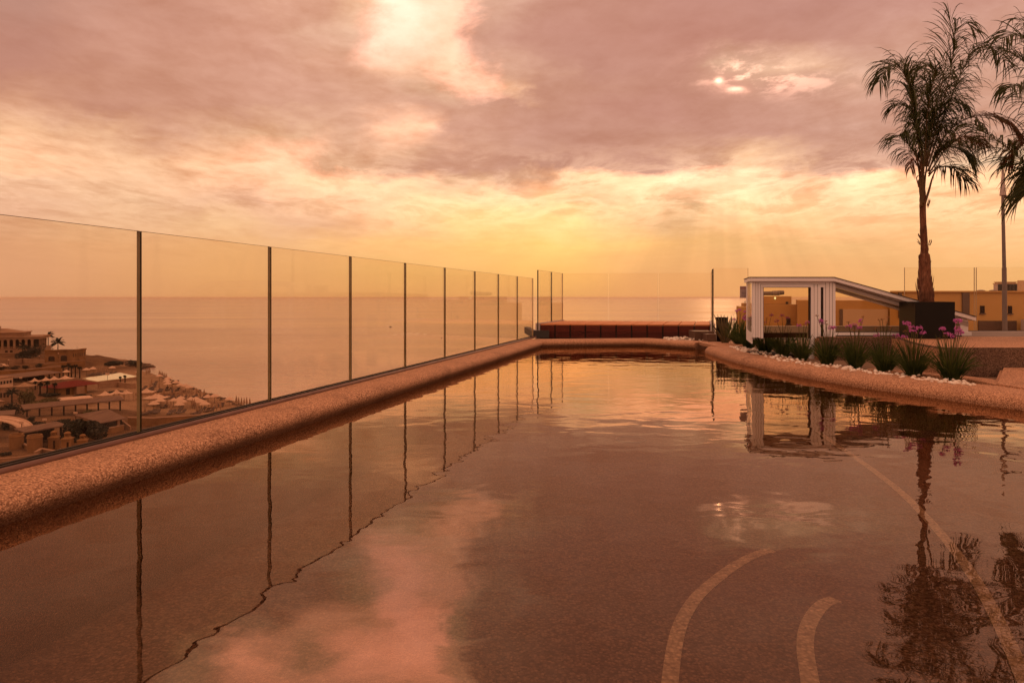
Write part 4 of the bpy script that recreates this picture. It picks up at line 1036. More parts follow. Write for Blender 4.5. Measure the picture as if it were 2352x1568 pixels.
a, c = P(1623, 778, 11.95), P(1646, 767.5, 11.95); b = MB(); b.M = Matrix.Translation((0, 0, 0)); b.hexa([(a.x, 11.95, .09), (c.x, 11.95, .09), (c.x, 12.25, .09), (a.x, 12.25, .09)], [(a.x + .01, 11.96, c.z), (c.x - .01, 11.96, c.z), (c.x - .01, 12.24, c.z), (a.x + .01, 12.24, c.z)])
b.box(a.x - .12, c.x + .05, 12.26, 12.7, .09, c.z + .035)
tag(b.build('pump_cover', 'brown_lid', at=(a.x, 12, .09)), 'low brown cover box between the deck corner and the aloe', 'cover')

# white pebbles: nobody could count them
rnd = random.Random(9)
b = MB()
ico = bmesh.new(); bmesh.ops.create_icosphere(ico, subdivisions=1, radius=1.0)
iv = [v.co.copy() for v in ico.verts]; ico.verts.index_update(); iff = [tuple(v.index for v in f.verts) for f in ico.faces]; ico.free()
def stone(p, r):
    rot = Matrix.Rotation(rnd.uniform(0, 6.28), 4, 'Z') @ Matrix.Rotation(rnd.uniform(-.5, .5), 4, 'X')
    sx, sy, sz = r * rnd.uniform(.8, 1.5), r * rnd.uniform(.7, 1.1), r * rnd.uniform(.55, .8)
    b.add([p + rot @ V((q.x * sx * rnd.uniform(.85, 1.12), q.y * sy * rnd.uniform(.85, 1.12), q.z * sz * rnd.uniform(.85, 1.12))) for q in iv], iff)
bedpx = [(1672, 795), (1690, 803), (1710, 809.5), (1751, 818), (1801, 830), (1868, 840), (1918, 846.5), (1960, 852.5), (2002, 858), (2043, 863), (2102, 871), (2168, 880), (2235, 886)]
bed = catmull([V(G(x, y, .12).xy) for x, y in bedpx], 6)
for i in range(len(bed) - 1):
    d = (bed[i + 1] - bed[i]); nv = V((-d.y, d.x)).normalized(); wdt = 0.30 * min(1, (len(bed) - i) / 12 + .25)
    for k in range(int(d.length * 38) + 2):
        u = rnd.random(); o = rnd.random() ** 1.3 * wdt + .012
        q = bed[i] + d * u + nv * o
        stone(V((q.x, q.y, .108 + rnd.uniform(0, .02))), rnd.uniform(.014, .028))
for k in range(120):
    p = G(rnd.uniform(1524, 1640), rnd.uniform(774, 781.5), .12); stone(V((p.x, p.y, .1 + rnd.uniform(0, .03))), rnd.uniform(.018, .034))
o = b.build('white_pebbles', 'pebble', smooth=True); setting(o, 'stuff'); o['label'] = 'white pebbles strewn along the flower bed behind the coping'

# ------------------------------------------------------------------ right: yellow building, lamp
BY = 24.0
def bx(x): return (x - CX) / F * BY
def bz(y): return EYE + (HY - y) / F * BY
yb = thing('yellow_building', 'long ochre flat roofed building beyond the hatch and the right fence', 'building', (bx(2000), BY, -6))
b = MB()
def yblock(x0, x1, dy, dep, z0, z1):
    k = (BY + dy + dep) / (BY + dy); Ya = BY + dy; q = Ya / BY; X0, X1 = bx(x0) * q, bx(x1) * q; z1 = EYE + (z1 - EYE) * q
    b.hexa([(X0, Ya, z0), (X1, Ya, z0), (X1, Ya + dep, z0), (X0 * k + .02, Ya + dep, z0)], [(X0, Ya, z1), (X1, Ya, z1), (X1, Ya + dep, z1), (X0 * k + .02, Ya + dep, z1)])
yblock(2044, 2700, 0, 12, -6, bz(669)); b.box(bx(2044), bx(2700), BY - .06, BY - .001, bz(671.5), bz(668))
yblock(1831, 2043.9, .15, 8, -6, bz(690)); yblock(1754, 1830.9, .6, 6, -6, bz(699)); yblock(1740, 1818, 1.2, 4, bz(699) + .002, bz(680.4))
yblock(1695, 1753.9, .8, 3, -6, bz(705))
b.build('wall', 'yellow', yb)
for x0, x1, y0, y1, mt, nm in ((2063, 2070, 671, 730, 'panel_grey', 'wall_panel'), (2209, 2225, 669.6, 725, 'panel_grey', 'wall_panel'), (2246, 2333, 736.5, 790, 'stone_dark', 'stone_base')):
    b = MB(); b.box(bx(x0), bx(x1), BY - .05, BY - .0005, bz(y1), bz(y0)); b.build(nm, mt, yb)
for x0, x1, y0, y1 in ((1933, 1938, 710, 751),):
    b = MB(); b.box(bx(x0), bx(x1), BY + .09, BY + .149, bz(y1), bz(y0)); b.build('wall_panel', 'panel_grey', yb)
b = MB(); b.box(bx(1939), bx(2043), BY + .09, BY + .149, bz(790), bz(710)); b.build('pale_panel', 'panel_pale', yb)
for x0, x1, y0, y1, dy in ((2251, 2260.5, 702, 719, 0), (2315, 2323.5, 702.5, 719.5, 0), (1806, 1815, 732, 746, .6), (1804.8, 1810, 693.5, 698.8, 1.2)):
    q = (BY + dy) / BY; bx_ = bx; bx = lambda x, q=q: (x - CX) / F * BY * q
    w = MB(); w.box(bx(x0), bx(x1), BY + dy - .03, BY + dy - .0005, bz(y1), bz(y0)); wo = w.build('window', 'far_dark', yb)
    w = MB(); w.box(bx(x0) - .03, bx(x1) + .03, BY + dy - .06, BY + dy - .001, bz(y1) - .04, bz(y1) - .002); w.build('sill', 'panel_grey', wo); bx = bx_
b = MB(); b.box(bx(2335), bx(2420), BY - 2.2, BY - .2, -6, bz(733)); tag(b.build('service_box', 'kerb', at=(bx(2350), BY - 1, -6)), 'pale service box in front of the dark stone base of the ochre building', 'box')
for x0, x1, lb in ((2291.5, 2312.5, 'grey rooftop air conditioner directly behind the lamp post'), (2315, 2338, 'grey rooftop air conditioner right of the lamp post')):
    t = thing('air_conditioner', lb, 'air conditioner', (bx((x0 + x1) / 2), BY + 1.5, bz(668.5)), 'air conditioners on the ochre roof')
    k = (BY + 1.2) / BY; z0, z1 = bz(668.5), EYE + (HY - 652) / F * (BY + 1.2)
    b = MB(); b.box(bx(x0) * k, bx(x1) * k, BY + 1.2, BY + 1.42, z0, z1); b.build('casing', 'kerb', t)
    n = 3
    for j in range(n):
        u0 = x0 + (x1 - x0) * (j + .06) / n; u1 = x0 + (x1 - x0) * (j + .9) / n
        b = MB(); b.box(bx(u0) * k, bx(u1) * k, BY + 1.16, BY + 1.199, z0 + .03, z1 - .02); b.build('coil_panel', 'dark_metal', t)
    b = MB(); b.box(bx(x0) * k - .02, bx(x1) * k + .02, BY + 1.17, BY + 1.44, z1 + .002, z1 + .03); b.hexa([(bx(x0 + 3) * k, BY + 1.25, z1 + .03), (bx(x1 - 3) * k, BY + 1.25, z1 + .03), (bx(x1 - 3) * k, BY + 1.40, z1 + .03), (bx(x0 + 3) * k, BY + 1.40, z1 + .03)], [(bx(x0 + 1) * k, BY + 1.2, z1 + .08), (bx(x1 - 1) * k, BY + 1.2, z1 + .08), (bx(x1 - 1) * k, BY + 1.44, z1 + .08), (bx(x0 + 1) * k, BY + 1.44, z1 + .08)]); b.build('fan_housing', 'panel_pale', t)
for x0, x1, lb in ((2244, 2262, 'low round roof vent on the ochre roof beside the fence joint'), (2273, 2289, 'low round roof vent left of the air conditioners')):
    b = MB(); c = V((bx((x0 + x1) / 2) * (BY + .6) / BY, BY + .6, bz(669))); r = (bx(x1) - bx(x0)) / 2; b.lathe([(r * .9, -.02), (r, .01), (r, .03), (r * .85, .045), (r * .5, .055), (.02, .06)], 16, c); tag(b.build('roof_vent', 'grey_metal', at=c, smooth=True, auto=40), lb, 'roof vent', 'roof vents')
k = (BY + .5) / BY; b = MB(); b.box(bx(2346) * k, bx(2356) * k, BY + .5, BY + .7, bz(669), bz(643)); tag(b.build('chimney_stack', 'panel_pale', at=(bx(2350), BY + .7, bz(669))), 'pale chimney stack on the ochre roof at the right edge', 'chimney')
t = thing('ventilation_duct', 'grey ventilation duct with flared mouth on the roof seen through the hatch', 'duct', (bx(1775), BY + 2.5, bz(680)))
k = (BY + 2.5) / BY
b = MB(); yc = EYE + (HY - 674) / F * (BY + 2.5); b.tube([(bx(1740) * k, BY + 2.5, yc), (bx(1776) * k, BY + 2.5, yc + .01), (bx(1790) * k, BY + 2.5, yc + .03), (bx(1800) * k, BY + 2.5, yc + .04)], [.075, .08, .09, .075], 12); b.build('pipe', 'grey_metal', t, smooth=True, auto=40)
b = MB(); 
for q in range(5): xx = bx(1775 + q * 3.2) * k; b.tube([(xx, BY + 2.5, yc + .015), (xx + .012, BY + 2.5, yc + .015)], .1, 12)
b.build('clamp_ring', 'kerb', t)
m_, tt, oo = new_mat('lamp_glow'); em = tt.node('ShaderNodeEmission'); em.inputs[0].default_value = (1, .85, .4, 1); em.inputs[1].default_value = 1.2; tt.l.new(em.outputs[0], oo.inputs[0]); M['glow'] = m_
b = MB(); p = V((bx(1808), BY + 1.1, bz(684.6))); b.lathe([(.01, -.05), (.03, -.02), (.034, .02), (.01, .045)], 12, p); tag(b.build('wall_lamp', 'glow', at=p, smooth=True), 'small lit yellow wall lamp on the roof house seen through the hatch', 'lamp')
# roof railing by the sign
b = MB()
for q in range(5): xx = bx(1709.5 + q * 2.6) * (BY + 1.5) / BY; b.tube([(xx, BY + 1.5, bz(706)), (xx, BY + 1.5, bz(692.5))], .007, 5)
b.tube([(bx(1709) * (BY + 1.5) / BY, BY + 1.5, bz(692.5)), (bx(1722) * (BY + 1.5) / BY, BY + 1.5, bz(692.5))], .008, 5); tag(b.build('roof_railing', 'dark_metal', at=(bx(1715), BY + 1.5, bz(705))), 'thin metal railing on the low roof beneath the safety sign', 'railing')
setting(sheet('ground', [(bx(1690), 16.2), (60, 16.2), (60, 60), (bx(1690), 60)], -5.9, 'ground'))
LY = 20.0
def lp(x, y): return P(x, y, LY)
lt = thing('street_lamp', 'tall grey street lamp beyond the right glass fence under the palm fronds', 'street lamp', (lp(2305, 683).x, LY, -5.9))
a = lp(2308, 760); c = lp(2303.5, 470)
b = MB(); b.tube([(a.x, LY, -5.9), (a.x, LY, a.z), (lp(2306.5, 615).x, LY, lp(0, 615).z)], [.075, .066, .06], 12); b.tube([(lp(2306.5, 615).x, LY, lp(0, 615).z), (c.x, LY, c.z), (c.x, LY, lp(0, 447).z)], [.05, .042, .04], 12); b.build('pole', 'grey_metal', lt, smooth=True, auto=40)
b = MB(); b.lathe([(.075, 0), (.085, .01), (.06, .28), (.045, .5), (.02, .75), (.004, .85)], 14, (c.x, LY, lp(0, 449.5).z)); b.build('cone_cap', 'kerb', lt, smooth=True, auto=40)
b = MB(); e0 = lp(2304, 449); e1 = lp(2322, 451.5); b.tube([e0, lp(2313, 450.5)], .022, 8); 
b.lathe([(.02, .03), (.14, .02), (.24, -.005), (.15, -.035), (.03, -.045)], 18, lp(2323, 452)); b.build('lamp_head', 'grey_metal', lt, smooth=True, auto=40)

# ------------------------------------------------------------------ sea and coast
K = 1.5                                            # distance scale of the coast
ZS = EYE - 24.0 * K
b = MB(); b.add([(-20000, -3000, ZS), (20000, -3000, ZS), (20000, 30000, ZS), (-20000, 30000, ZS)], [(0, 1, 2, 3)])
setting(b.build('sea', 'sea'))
def D(x, y, d): # pixel on the level d below the eye
    Y = K * d * F / (y - HY); return ((x - CX) / F * Y, Y)
CP = [(-150, 1060, 19), (0, 1060, 19.2), (100, 1030, 19.4), (200, 1000, 19.8), (0, 980, 19.8), (100, 960, 20.3), (200, 950, 20.8), (-100, 900, 20), (0, 900, 20.6), (100, 900, 21.1), (200, 900, 21.6), (300, 930, 22), (400, 935, 22.2), (500, 930, 22.8), (340, 890, 22.3), (440, 905, 22.6),
      (0, 862, 20.6), (100, 858, 21), (200, 862, 21.6), (300, 862, 22.2), (0, 838, 18.6), (100, 832, 18.8), (170, 825, 19.0), (200, 822, 19.6), (0, 812, 18.3), (60, 810, 18.4), (150, 812, 18.9), (197, 812, 19.6), (-100, 800, 18.3), (100, 800, 18.6),
      (240, 822, 20.6), (290, 828, 21.8), (345, 839, 23.6), (230, 845, 21.9), (160, 846, 21.3), (600, 975, 22.5), (300, 1000, 20.5), (450, 980, 21.5), (-300, 900, 19.5), (-300, 1200, 18)]
CPX = [(*D(x, y, d), EYE - K * d) for x, y, d in CP]
SHR = [((x - CX) / F * Y * K, Y * K) for x, Y in [(-500, 330), (0, 300), (110, 275), (160, 258), (200, 250), (240, 243), (290, 244), (325, 243), (352, 240)]] + [D(x, y, 24.0) for x, y in [(335, 847), (310, 852), (330, 858), (352, 862), (385, 874), (425, 890), (470, 903), (520, 920), (560, 934), (640, 960), (760, 1010), (900, 1150), (1000, 1500)]] + [(5, 45), (-180, 45), (-630, 180), (-780, 630)]
def inside(p):
    x, y = p; c = False; n = len(SHR); j = n - 1
    for i in range(n):
        xi, yi = SHR[i]; xj, yj = SHR[j]
        if (yi > y) != (yj > y) and x < (xj - xi) * (y - yi) / (yj - yi) + xi: c = not c
        j = i
    return c
def shore_d(p):
    best = 1e9; P0 = V(p)
    for i in range(len(SHR)):
        a, c = V(SHR[i]), V(SHR[(i + 1) % len(SHR)]); ab = c - a
        u = max(0, min(1, (P0 - a).dot(ab) / ab.length_squared)); best = min(best, (P0 - a - ab * u).length)
    return best
from mathutils import noise as mn
def land_z(x, y):
    d = shore_d((x, y))
    jag = 3.0 * mn.noise(V((x * .06, y * .06, 0))) + 1.5 * mn.noise(V((x * .2, y * .2, 3)))
    if not inside((x, y)): d = -d
    d += jag * .8
    if d < -6: return ZS - 2.5
    sw = sz = 0
    for cx, cyy, cz in CPX:
        w = 1.0 / (((x - cx) ** 2 + (y - cyy) ** 2) ** 1.5 + 20); sw += w; sz += w * cz
    h = sz / sw + .25 * mn.noise(V((x * .12, y * .12, 7)))
    return min(h, ZS + .15 + d * .55 + .8 * mn.noise(V((x * .15, y * .15, 1))) * max(0, min(1, d / 4)))
azs = [R(-46 + 29.0 * i / 150) for i in range(151)]
rgs = [112 * (510 / 112.0) ** (i / 130) for i in range(131)]
b = MB(); vs = []; HM = []
for r in rgs:
    row = []
    for a in azs:
        x, y = r * math.tan(a), r
        z = land_z(x, y); row.append(z); vs.append((x, y, z))
    HM.append(row)
n = len(azs)
fs = [(i * n + j, i * n + j + 1, (i + 1) * n + j + 1, (i + 1) * n + j) for i in range(len(rgs) - 1) for j in range(n - 1)]
fs = [f for f in fs if max(vs[k][2] for k in f) > ZS - 2.4]
b.add(vs, fs); setting(b.build('coast_terrain', 'land', smooth=True))
def hm(a, y):
    i = math.log(y / 112) / math.log(510 / 112.0) * 130; j = (a - R(-46)) / R(29.0) * 150
    i = max(0, min(129.99, i)); j = max(0, min(149.99, j)); i0, j0 = int(i), int(j); fi, fj = i - i0, j - j0
    return (HM[i0][j0] * (1 - fi) + HM[i0 + 1][j0] * fi) * (1 - fj) + (HM[i0][j0 + 1] * (1 - fi) + HM[i0 + 1][j0 + 1] * fi) * fj
def hit(x, y):
    a = math.atan((x - CX) / F); Y = 113.0
    while Y < 509:
        z = EYE + (HY - y) / F * Y
        if z <= max(hm(a, Y), ZS): break
        Y += .4
    return V(((x - CX) / F * Y, Y, EYE + (HY - y) / F * Y))
def pxm(p): return p.y / F            # metres per px there

# --- buildings on the coast
def blk(name, label, cat, A, B):
    """thing with a local frame along the front foot line A->B (px of the ground)"""
    a, c = A, B
    t = thing(name, label, cat, a)
    m, L = frame(a, c)
    return t, m, L
def part(name, mat, parent, m, fn, **kw):
    b = MB(); b.M = m; fn(b); return b.build(name, mat, parent, **kw)
# colonnaded pavilion on the headland
d0 = 18.4
A = V((*D(-40, 814, d0), EYE - K * d0)); B = V((*D(76, 811, d0), EYE - K * d0)); 
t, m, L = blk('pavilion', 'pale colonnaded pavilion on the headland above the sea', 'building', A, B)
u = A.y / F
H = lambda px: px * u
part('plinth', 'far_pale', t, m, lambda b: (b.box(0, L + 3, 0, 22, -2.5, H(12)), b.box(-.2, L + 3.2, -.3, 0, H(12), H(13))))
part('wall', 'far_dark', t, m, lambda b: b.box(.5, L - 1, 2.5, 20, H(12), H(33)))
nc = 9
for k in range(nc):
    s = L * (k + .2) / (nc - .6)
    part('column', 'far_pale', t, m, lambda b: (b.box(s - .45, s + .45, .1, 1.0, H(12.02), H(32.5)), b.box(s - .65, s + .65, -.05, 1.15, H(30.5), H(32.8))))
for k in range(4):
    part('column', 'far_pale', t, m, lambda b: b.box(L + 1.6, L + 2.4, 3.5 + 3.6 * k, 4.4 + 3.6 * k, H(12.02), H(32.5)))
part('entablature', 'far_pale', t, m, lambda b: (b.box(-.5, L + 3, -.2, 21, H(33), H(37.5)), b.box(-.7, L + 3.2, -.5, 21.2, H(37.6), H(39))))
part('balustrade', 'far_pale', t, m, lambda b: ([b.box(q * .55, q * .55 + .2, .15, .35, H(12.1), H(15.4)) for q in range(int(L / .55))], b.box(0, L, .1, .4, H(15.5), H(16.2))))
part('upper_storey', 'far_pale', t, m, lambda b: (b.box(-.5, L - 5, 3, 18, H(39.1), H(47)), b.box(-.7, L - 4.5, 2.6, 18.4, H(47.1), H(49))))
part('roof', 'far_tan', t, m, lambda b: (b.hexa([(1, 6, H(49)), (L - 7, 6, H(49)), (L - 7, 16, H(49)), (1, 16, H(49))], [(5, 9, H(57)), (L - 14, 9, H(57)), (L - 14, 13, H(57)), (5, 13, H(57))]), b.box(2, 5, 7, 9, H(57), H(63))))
part('lower_window', 'far_dark', t, m, lambda b: [b.box(s, s + 1.1, -.03, 0, H(3), H(8)) for s in (3, 5.2, 9, 11)])
# round fort
d1 = 18.9
A = V(((103 - CX) / F * 312, 312, -28.6)); B = V(((166 - CX) / F * 312, 312, -28.6))
t, m, L = blk('stone_fort', 'low ochre stone fort with arched openings on the headland', 'building', A, B); u = A.y / F
fz = H(25)
part('wall', 'far_stone', t, m, lambda b: b.prism([(0, 0), (L, 0), (L, 10), (0, 10)], -4, fz))
part('parapet', 'far_stone', t, m, lambda b: (b.prism([(-.2, -.25), (L + .25, -.25), (L + .25, 10.2), (L - .4, 10.2), (L - .4, .4), (-.2, .4)], fz + .002, fz + .6)))
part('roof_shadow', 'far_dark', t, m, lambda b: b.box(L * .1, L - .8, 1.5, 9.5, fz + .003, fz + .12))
for s0, s1, zt in ((L * .13, L * .36, 13), (L * .58, L * .81, 15)):
    part('archway', 'far_dark', t, m, lambda b: b.hexa([(s0, -.05, .4), (s1, -.05, .4), (s1, .02, .4), (s0, .02, .4)], [(s0, -.05, H(zt - 2)), (s1, -.05, H(zt - 2)), (s1, .02, H(zt - 2)), (s0, .02, H(zt - 2))]) and b.hexa([(s0, -.05, H(zt - 2)), (s1, -.05, H(zt - 2)), (s1, .02, H(zt - 2)), (s0, .02, H(zt - 2))], [(s0 + .7, -.05, H(zt)), (s1 - .7, -.05, H(zt)), (s1 - .7, .02, H(zt)), (s0 + .7, .02, H(zt))]))
mm, L2 = frame(m @ V((L, 0, 0)), m @ V((L, 10, 0)))
for k in range(6):
    s = L2 * (k + .6) / 6.4
    part('window', 'far_dark', t, mm, lambda b: b.box(s - .22, s + .22, -.05, .02, H(11), H(19)))
part('pole', 'dark_metal', t, m, lambda b: b.tube([(L - 1, 5, fz), (L - 1, 5, fz + 2.2)], .06, 5))
# walls and terraces
def longwall(px, h, label, mat='far_stone', th=1.2, dd=None, name='stone_wall', cap=True):
    pts = [hit(x, y) if dd is None else V((*D(x, y, dd), EYE - K * dd)) for x, y in px]
    t = thing(name, label, 'wall', pts[0])
    for i in range(len(pts) - 1):
        m, L = frame(pts[i], pts[i + 1]); b = MB(); b.M = m
        z1 = pts[i + 1].z - pts[i].z
        b.hexa([(0, 0, -2), (L, 0, -2), (L, th, -2), (0, th, -2)], [(0, 0, h), (L, 0, h + z1), (L, th, h + z1), (0, th, h)])
        b.build('wall_face', mat, t)
        if cap:
            b = MB(); b.M = m; b.hexa([(0, -.08, h + .003), (L, -.08, h + z1 + .003), (L, th + .08, h + z1 + .003), (0, th + .08, h + .003)], [(0, -.08, h + .18), (L, -.08, h + z1 + .18), (L, th + .08, h + z1 + .18), (0, th + .08, h + .18)])
            b.build('coping_stone', 'far_pale', t)
    return t
longwall([(-20, 866), (60, 862), (142, 854)], 2.2, 'long ochre retaining wall below the headland road', dd=20.6)
longwall([(20, 833), (52, 829), (100, 833)], 1.0, 'pale low wall beneath the dark trees on the headland', 'far_pale', .4, dd=18.6)
longwall([(96, 842), (150, 836), (196, 832)], .9, 'parapet wall running up to the stone fort', 'far_stone', .4, dd=19.6)
longwall([(227, 893), (270, 889), (300, 893), (312, 892)], 1.7, 'curved pale wall holding up the beach club pool', 'far_pale', .5)
longwall([(293, 978), (350, 979), (448, 972), (500, 966)], 1.9, 'dark brown retaining wall below the nearest parasols', 'far_stone', 1.0)
longwall([(310, 908), (400, 907), (420, 900)], .7, 'low curved wall beneath the upright closed parasols', 'far_pale', .5, cap=False)
longwall([(150, 1015), (215, 1003), (285, 988)], 1.1, 'sloping boundary wall behind the gate pillars', 'far_stone', .5)
# club pool
cp = [hit(x, y) for x, y in ((190, 871), (276, 864.5), (314, 869.5), (308, 872), (224, 880), (205, 876))]
zc = max(p.z for p in cp) + .5
b = MB(); k = [(p.x, p.y) for p in cp][::-1]; b.prism(k, zc - 2.5, zc)
m_, tt, oo = new_mat('club_pool_water'); gp = tt.node('ShaderNodeNewGeometry').outputs['Position']; nz = tt.noise(gp, .35, 3)
principled(tt, oo, tt.mix(tt.rng(nz, .4, .6), (.62, .6, .38), (.72, .66, .42)), .05, .5, tt.bump(tt.noise(gp, 1.5, 2), .3, .03)); M['club_water'] = m_
setting(b.build('club_pool_water', 'club_water'))
b = MB(); cc = V((sum(p[0] for p in k) / len(k), sum(p[1] for p in k) / len(k))); k2 = [tuple(cc + (V(p) - cc) * 1.08) for p in k]; b.prism(k2, zc - 2.6, zc - .12); tag(b.build('pool_surround', 'far_pale', at=(cc.x, cc.y, zc - 2)), 'pale stone surround of the distant beach club pool', 'pool surround')
# flat roofed pavilions
def pavilion(px, h, dep, label, roofmat='grey_roof', posts=6, back=True, name='open_pavilion', tilt=.0, cat='pavilion', up=0):
    a, c = hit(*px[0]), hit(*px[1]); c.z = a.z
    t = thing(name, label, cat, a); m, L = frame(a, c)
    part('roof', roofmat, t, m, lambda b: b.hexa([(-.8, -.8, h), (L + .8, -.8, h), (L + .8, dep, h + tilt), (-.8, dep, h + tilt)], [(-.8, -.8, h + .25), (L + .8, -.8, h + .25), (L + .8, dep, h + tilt + .25), (-.8, dep, h + tilt + .25)]))
    for k in range(posts):
        s = L * k / max(1, posts - 1)
        part('post', 'far_dark', t, m, lambda b: b.box(s - .16, s + .16, -.15, .15, -1, h))
    if back: part('rear_wall', 'far_dark', t, m, lambda b: b.box(0, L, dep - .5, dep - .2, -1, h + tilt * .9))
    return t, m, L
pavilion(((36, 878), (137, 868)), 1.5, 8, 'long low pavilion with flat roof and dark open front below the retaining wall', posts=9, tilt=.6)
pavilion(((62, 958), (276, 943)), 2.0, 3.4, 'long narrow grey roofed pergola across the middle of the beach club', posts=9, back=False, tilt=.7)
pavilion(((-30, 980), (24, 976)), 2.3, 4, 'small grey roofed shelter at the left edge above the gate', posts=4, back=False, tilt=.4)
# red roofed kiosk
a, c = hit(128, 908), hit(222, 899); c.z = a.z = min(a.z, c.z)
t = thing('red_roof_house', 'low ochre house with dark red hipped roof beside the club pool', 'house', a); m, L = frame(a, c); u = a.y / F
part('wall', 'far_stone', t, m, lambda b: b.box(1.2, L - 3.5, 0, 6, -1, H(20)))
part('rear_wing', 'far_pale', t, m, lambda b: b.box(L * .42, L * .62, -1.5, -.01, -1, H(19)))
part('roof', 'red_roof', t, m, lambda b: b.hexa([(0, -1.5, H(20) + .01), (L + .6, -1.5, H(20) + .01), (L + .6, 7.5, H(20) + .01), (0, 7.5, H(20) + .01)], [(L * .38, 2.7, H(20) + 1.6), (L * .66, 2.7, H(20) + 1.6), (L * .66, 3.2, H(20) + 1.6), (L * .38, 3.2, H(20) + 1.6)]))
part('doorway', 'far_dark', t, m, lambda b: b.box(L * .24, L * .33, -.04, .0, .2, H(16)))
# white hall with windows
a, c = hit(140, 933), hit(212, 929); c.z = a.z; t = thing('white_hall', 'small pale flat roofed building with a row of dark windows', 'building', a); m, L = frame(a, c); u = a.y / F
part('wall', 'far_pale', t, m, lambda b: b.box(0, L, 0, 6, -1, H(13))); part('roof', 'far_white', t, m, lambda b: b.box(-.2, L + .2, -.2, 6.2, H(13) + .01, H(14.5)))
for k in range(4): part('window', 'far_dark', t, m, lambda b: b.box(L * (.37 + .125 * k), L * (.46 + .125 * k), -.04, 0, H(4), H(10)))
# grey tiled hall
a, c = hit(229, 992), hit(284, 986); c.z = a.z; t = thing('tiled_hall', 'hall with wide grey sloping roof behind the big dark bush', 'building', a); m, L = frame(a, c); u = a.y / F
part('wall', 'far_dark', t, m, lambda b: b.box(.3, L - .3, .2, 6, -1, H(20))); part('pier', 'far_pale', t, m, lambda b: b.box(L * .72, L * .83, -.1, .19, -1, H(19)))
part('roof', 'grey_roof', t, m, lambda b: b.hexa([(-.4, -.6, H(20)), (L + .2, -.6, H(20)), (L + .9, 6, H(20) + 1.6), (-1.5, 6, H(20) + 1.6)], [(-.4, -.6, H(20) + .2), (L + .2, -.6, H(20) + .2), (L + .9, 6, H(20) + 1.8), (-1.5, 6, H(20) + 1.8)]))
part('stair_flank', 'far_pale', t, m, lambda b: b.hexa([(L + .4, -1.5, -1), (L + .8, -1.5, -1), (L + .8, 3, -1), (L + .4, 3, -1)], [(L + .4, -1.5, .2), (L + .8, -1.5, .2), (L + .8, 3, 2.3), (L + .4, 3, 2.3)]))
# gate pillars
def pillar(x, y, hpx, wpx, label, slot=True):
    p = hit(x, y); k = p.y / F; w = wpx * k / 2; h = hpx * k
    t = thing('gate_pillar', label, 'gate pillar', p, 'ochre stone gate pillars')
    m = Matrix.Translation(p) @ Matrix.Rotation(.25, 4, 'Z')
    part('shaft', 'far_stone', t, m, lambda b: b.box(-w, w, -w, w, -1.5, h * .6))
    part('cornice', 'far_stone', t, m, lambda b: (b.box(-w * 1.15, w * 1.15, -w * 1.15, w * 1.15, h * .6 + .002, h * .66), b.hexa([(-w, -w, h * .66), (w, -w, h * .66), (w, w, h * .66), (-w, w, h * .66)], [(-w * .5, -w * .5, h * .74), (w * .5, -w * .5, h * .74), (w * .5, w * .5, h * .74), (-w * .5, w * .5, h * .74)])))
    part('lantern', 'far_stone', t, m, lambda b: ([b.box(sx * w * .45 - .08, sx * w * .45 + .08, sy * w * .45 - .08, sy * w * .45 + .08, h * .74, h * .88) for sx in (-1, 1) for sy in (-1, 1)], b.box(-w * .2, w * .2, -w * .2, w * .2, h * .741, h * .87, 1)))
    part('cap', 'far_stone', t, m, lambda b: b.lathe([(w * .75, h * .88), (w * .78, h * .91), (w * .5, h * .97), (w * .1, h)], 10))
    if slot: part('niche', 'far_dark', t, m, lambda b: b.box(w * .15, w * .6, -w - .03, -w, .3, h * .5))
    return t
pillar(88, 1008, 30, 15, 'farthest gate pillar, showing little but its lantern top', False)
pillar(124, 1032, 44, 18, 'gate pillar beside the dark iron gate')
pillar(155, 1036, 46, 19, 'gate pillar with a tall dark niche left of the big bush')
pillar(190, 1034, 38, 17, 'gate pillar nearest the fence rail below the big bush', False)
def drum(x, y, hpx, wpx, label):
    p = hit(x, y); k = p.y / F; w = wpx * k / 2; h = hpx * k
    b = MB(); b.lathe([(w, -1.5), (w, h * .8), (w * 1.08, h * .82), (w * 1.08, h * .88), (w, h * .9), (w, h), (w * .8, h), (w * .8, h * .9)], 20, p)
    tag(b.build('stone_drum', 'far_stone', at=p, smooth=True, auto=30), label, 'gatehouse', 'round stone gate drums')
drum(80, 1036, 38, 30, 'squat round ochre gate tower in front of the grey plank roof')
drum(38, 1030, 34, 28, 'round ochre tower left of the gate entrance')
pavilion(((60, 1020), (140, 1008)), 2.4, 2.6, 'grey plank roofed walkway behind the gate pillars', posts=4, tilt=.5, name='plank_walkway', cat='walkway')
longwall([(78, 1048), (92, 1040), (125, 1046)], .7, 'low pale wall in the gate forecourt', 'far_pale', .4)
longwall([(28, 1022), (64, 1034)], .8, 'low ochre wall between the two round gate towers', 'far_stone', .4)
longwall([(-10, 1062), (40, 1058), (90, 1050)], .5, 'kerb wall along the near edge of the gate forecourt', 'far_pale', .3)
# iron gate between pillars
a, c = hit(97, 1030), hit(118, 1030); c.z = a.z; m, L = frame(a, c); b = MB(); b.M = m
for q in range(14): b.box(L * q / 14, L * q / 14 + .06, 0, .06, 0, 1.5 + .1 * math.sin(q))
b.box(0, L, 0, .05, .3, .38); b.box(0, L, 0, .05, 1.2, 1.28); tag(b.build('iron_gate', 'far_dark', at=a), 'dark iron gate between the round tower and the pillar', 'gate')
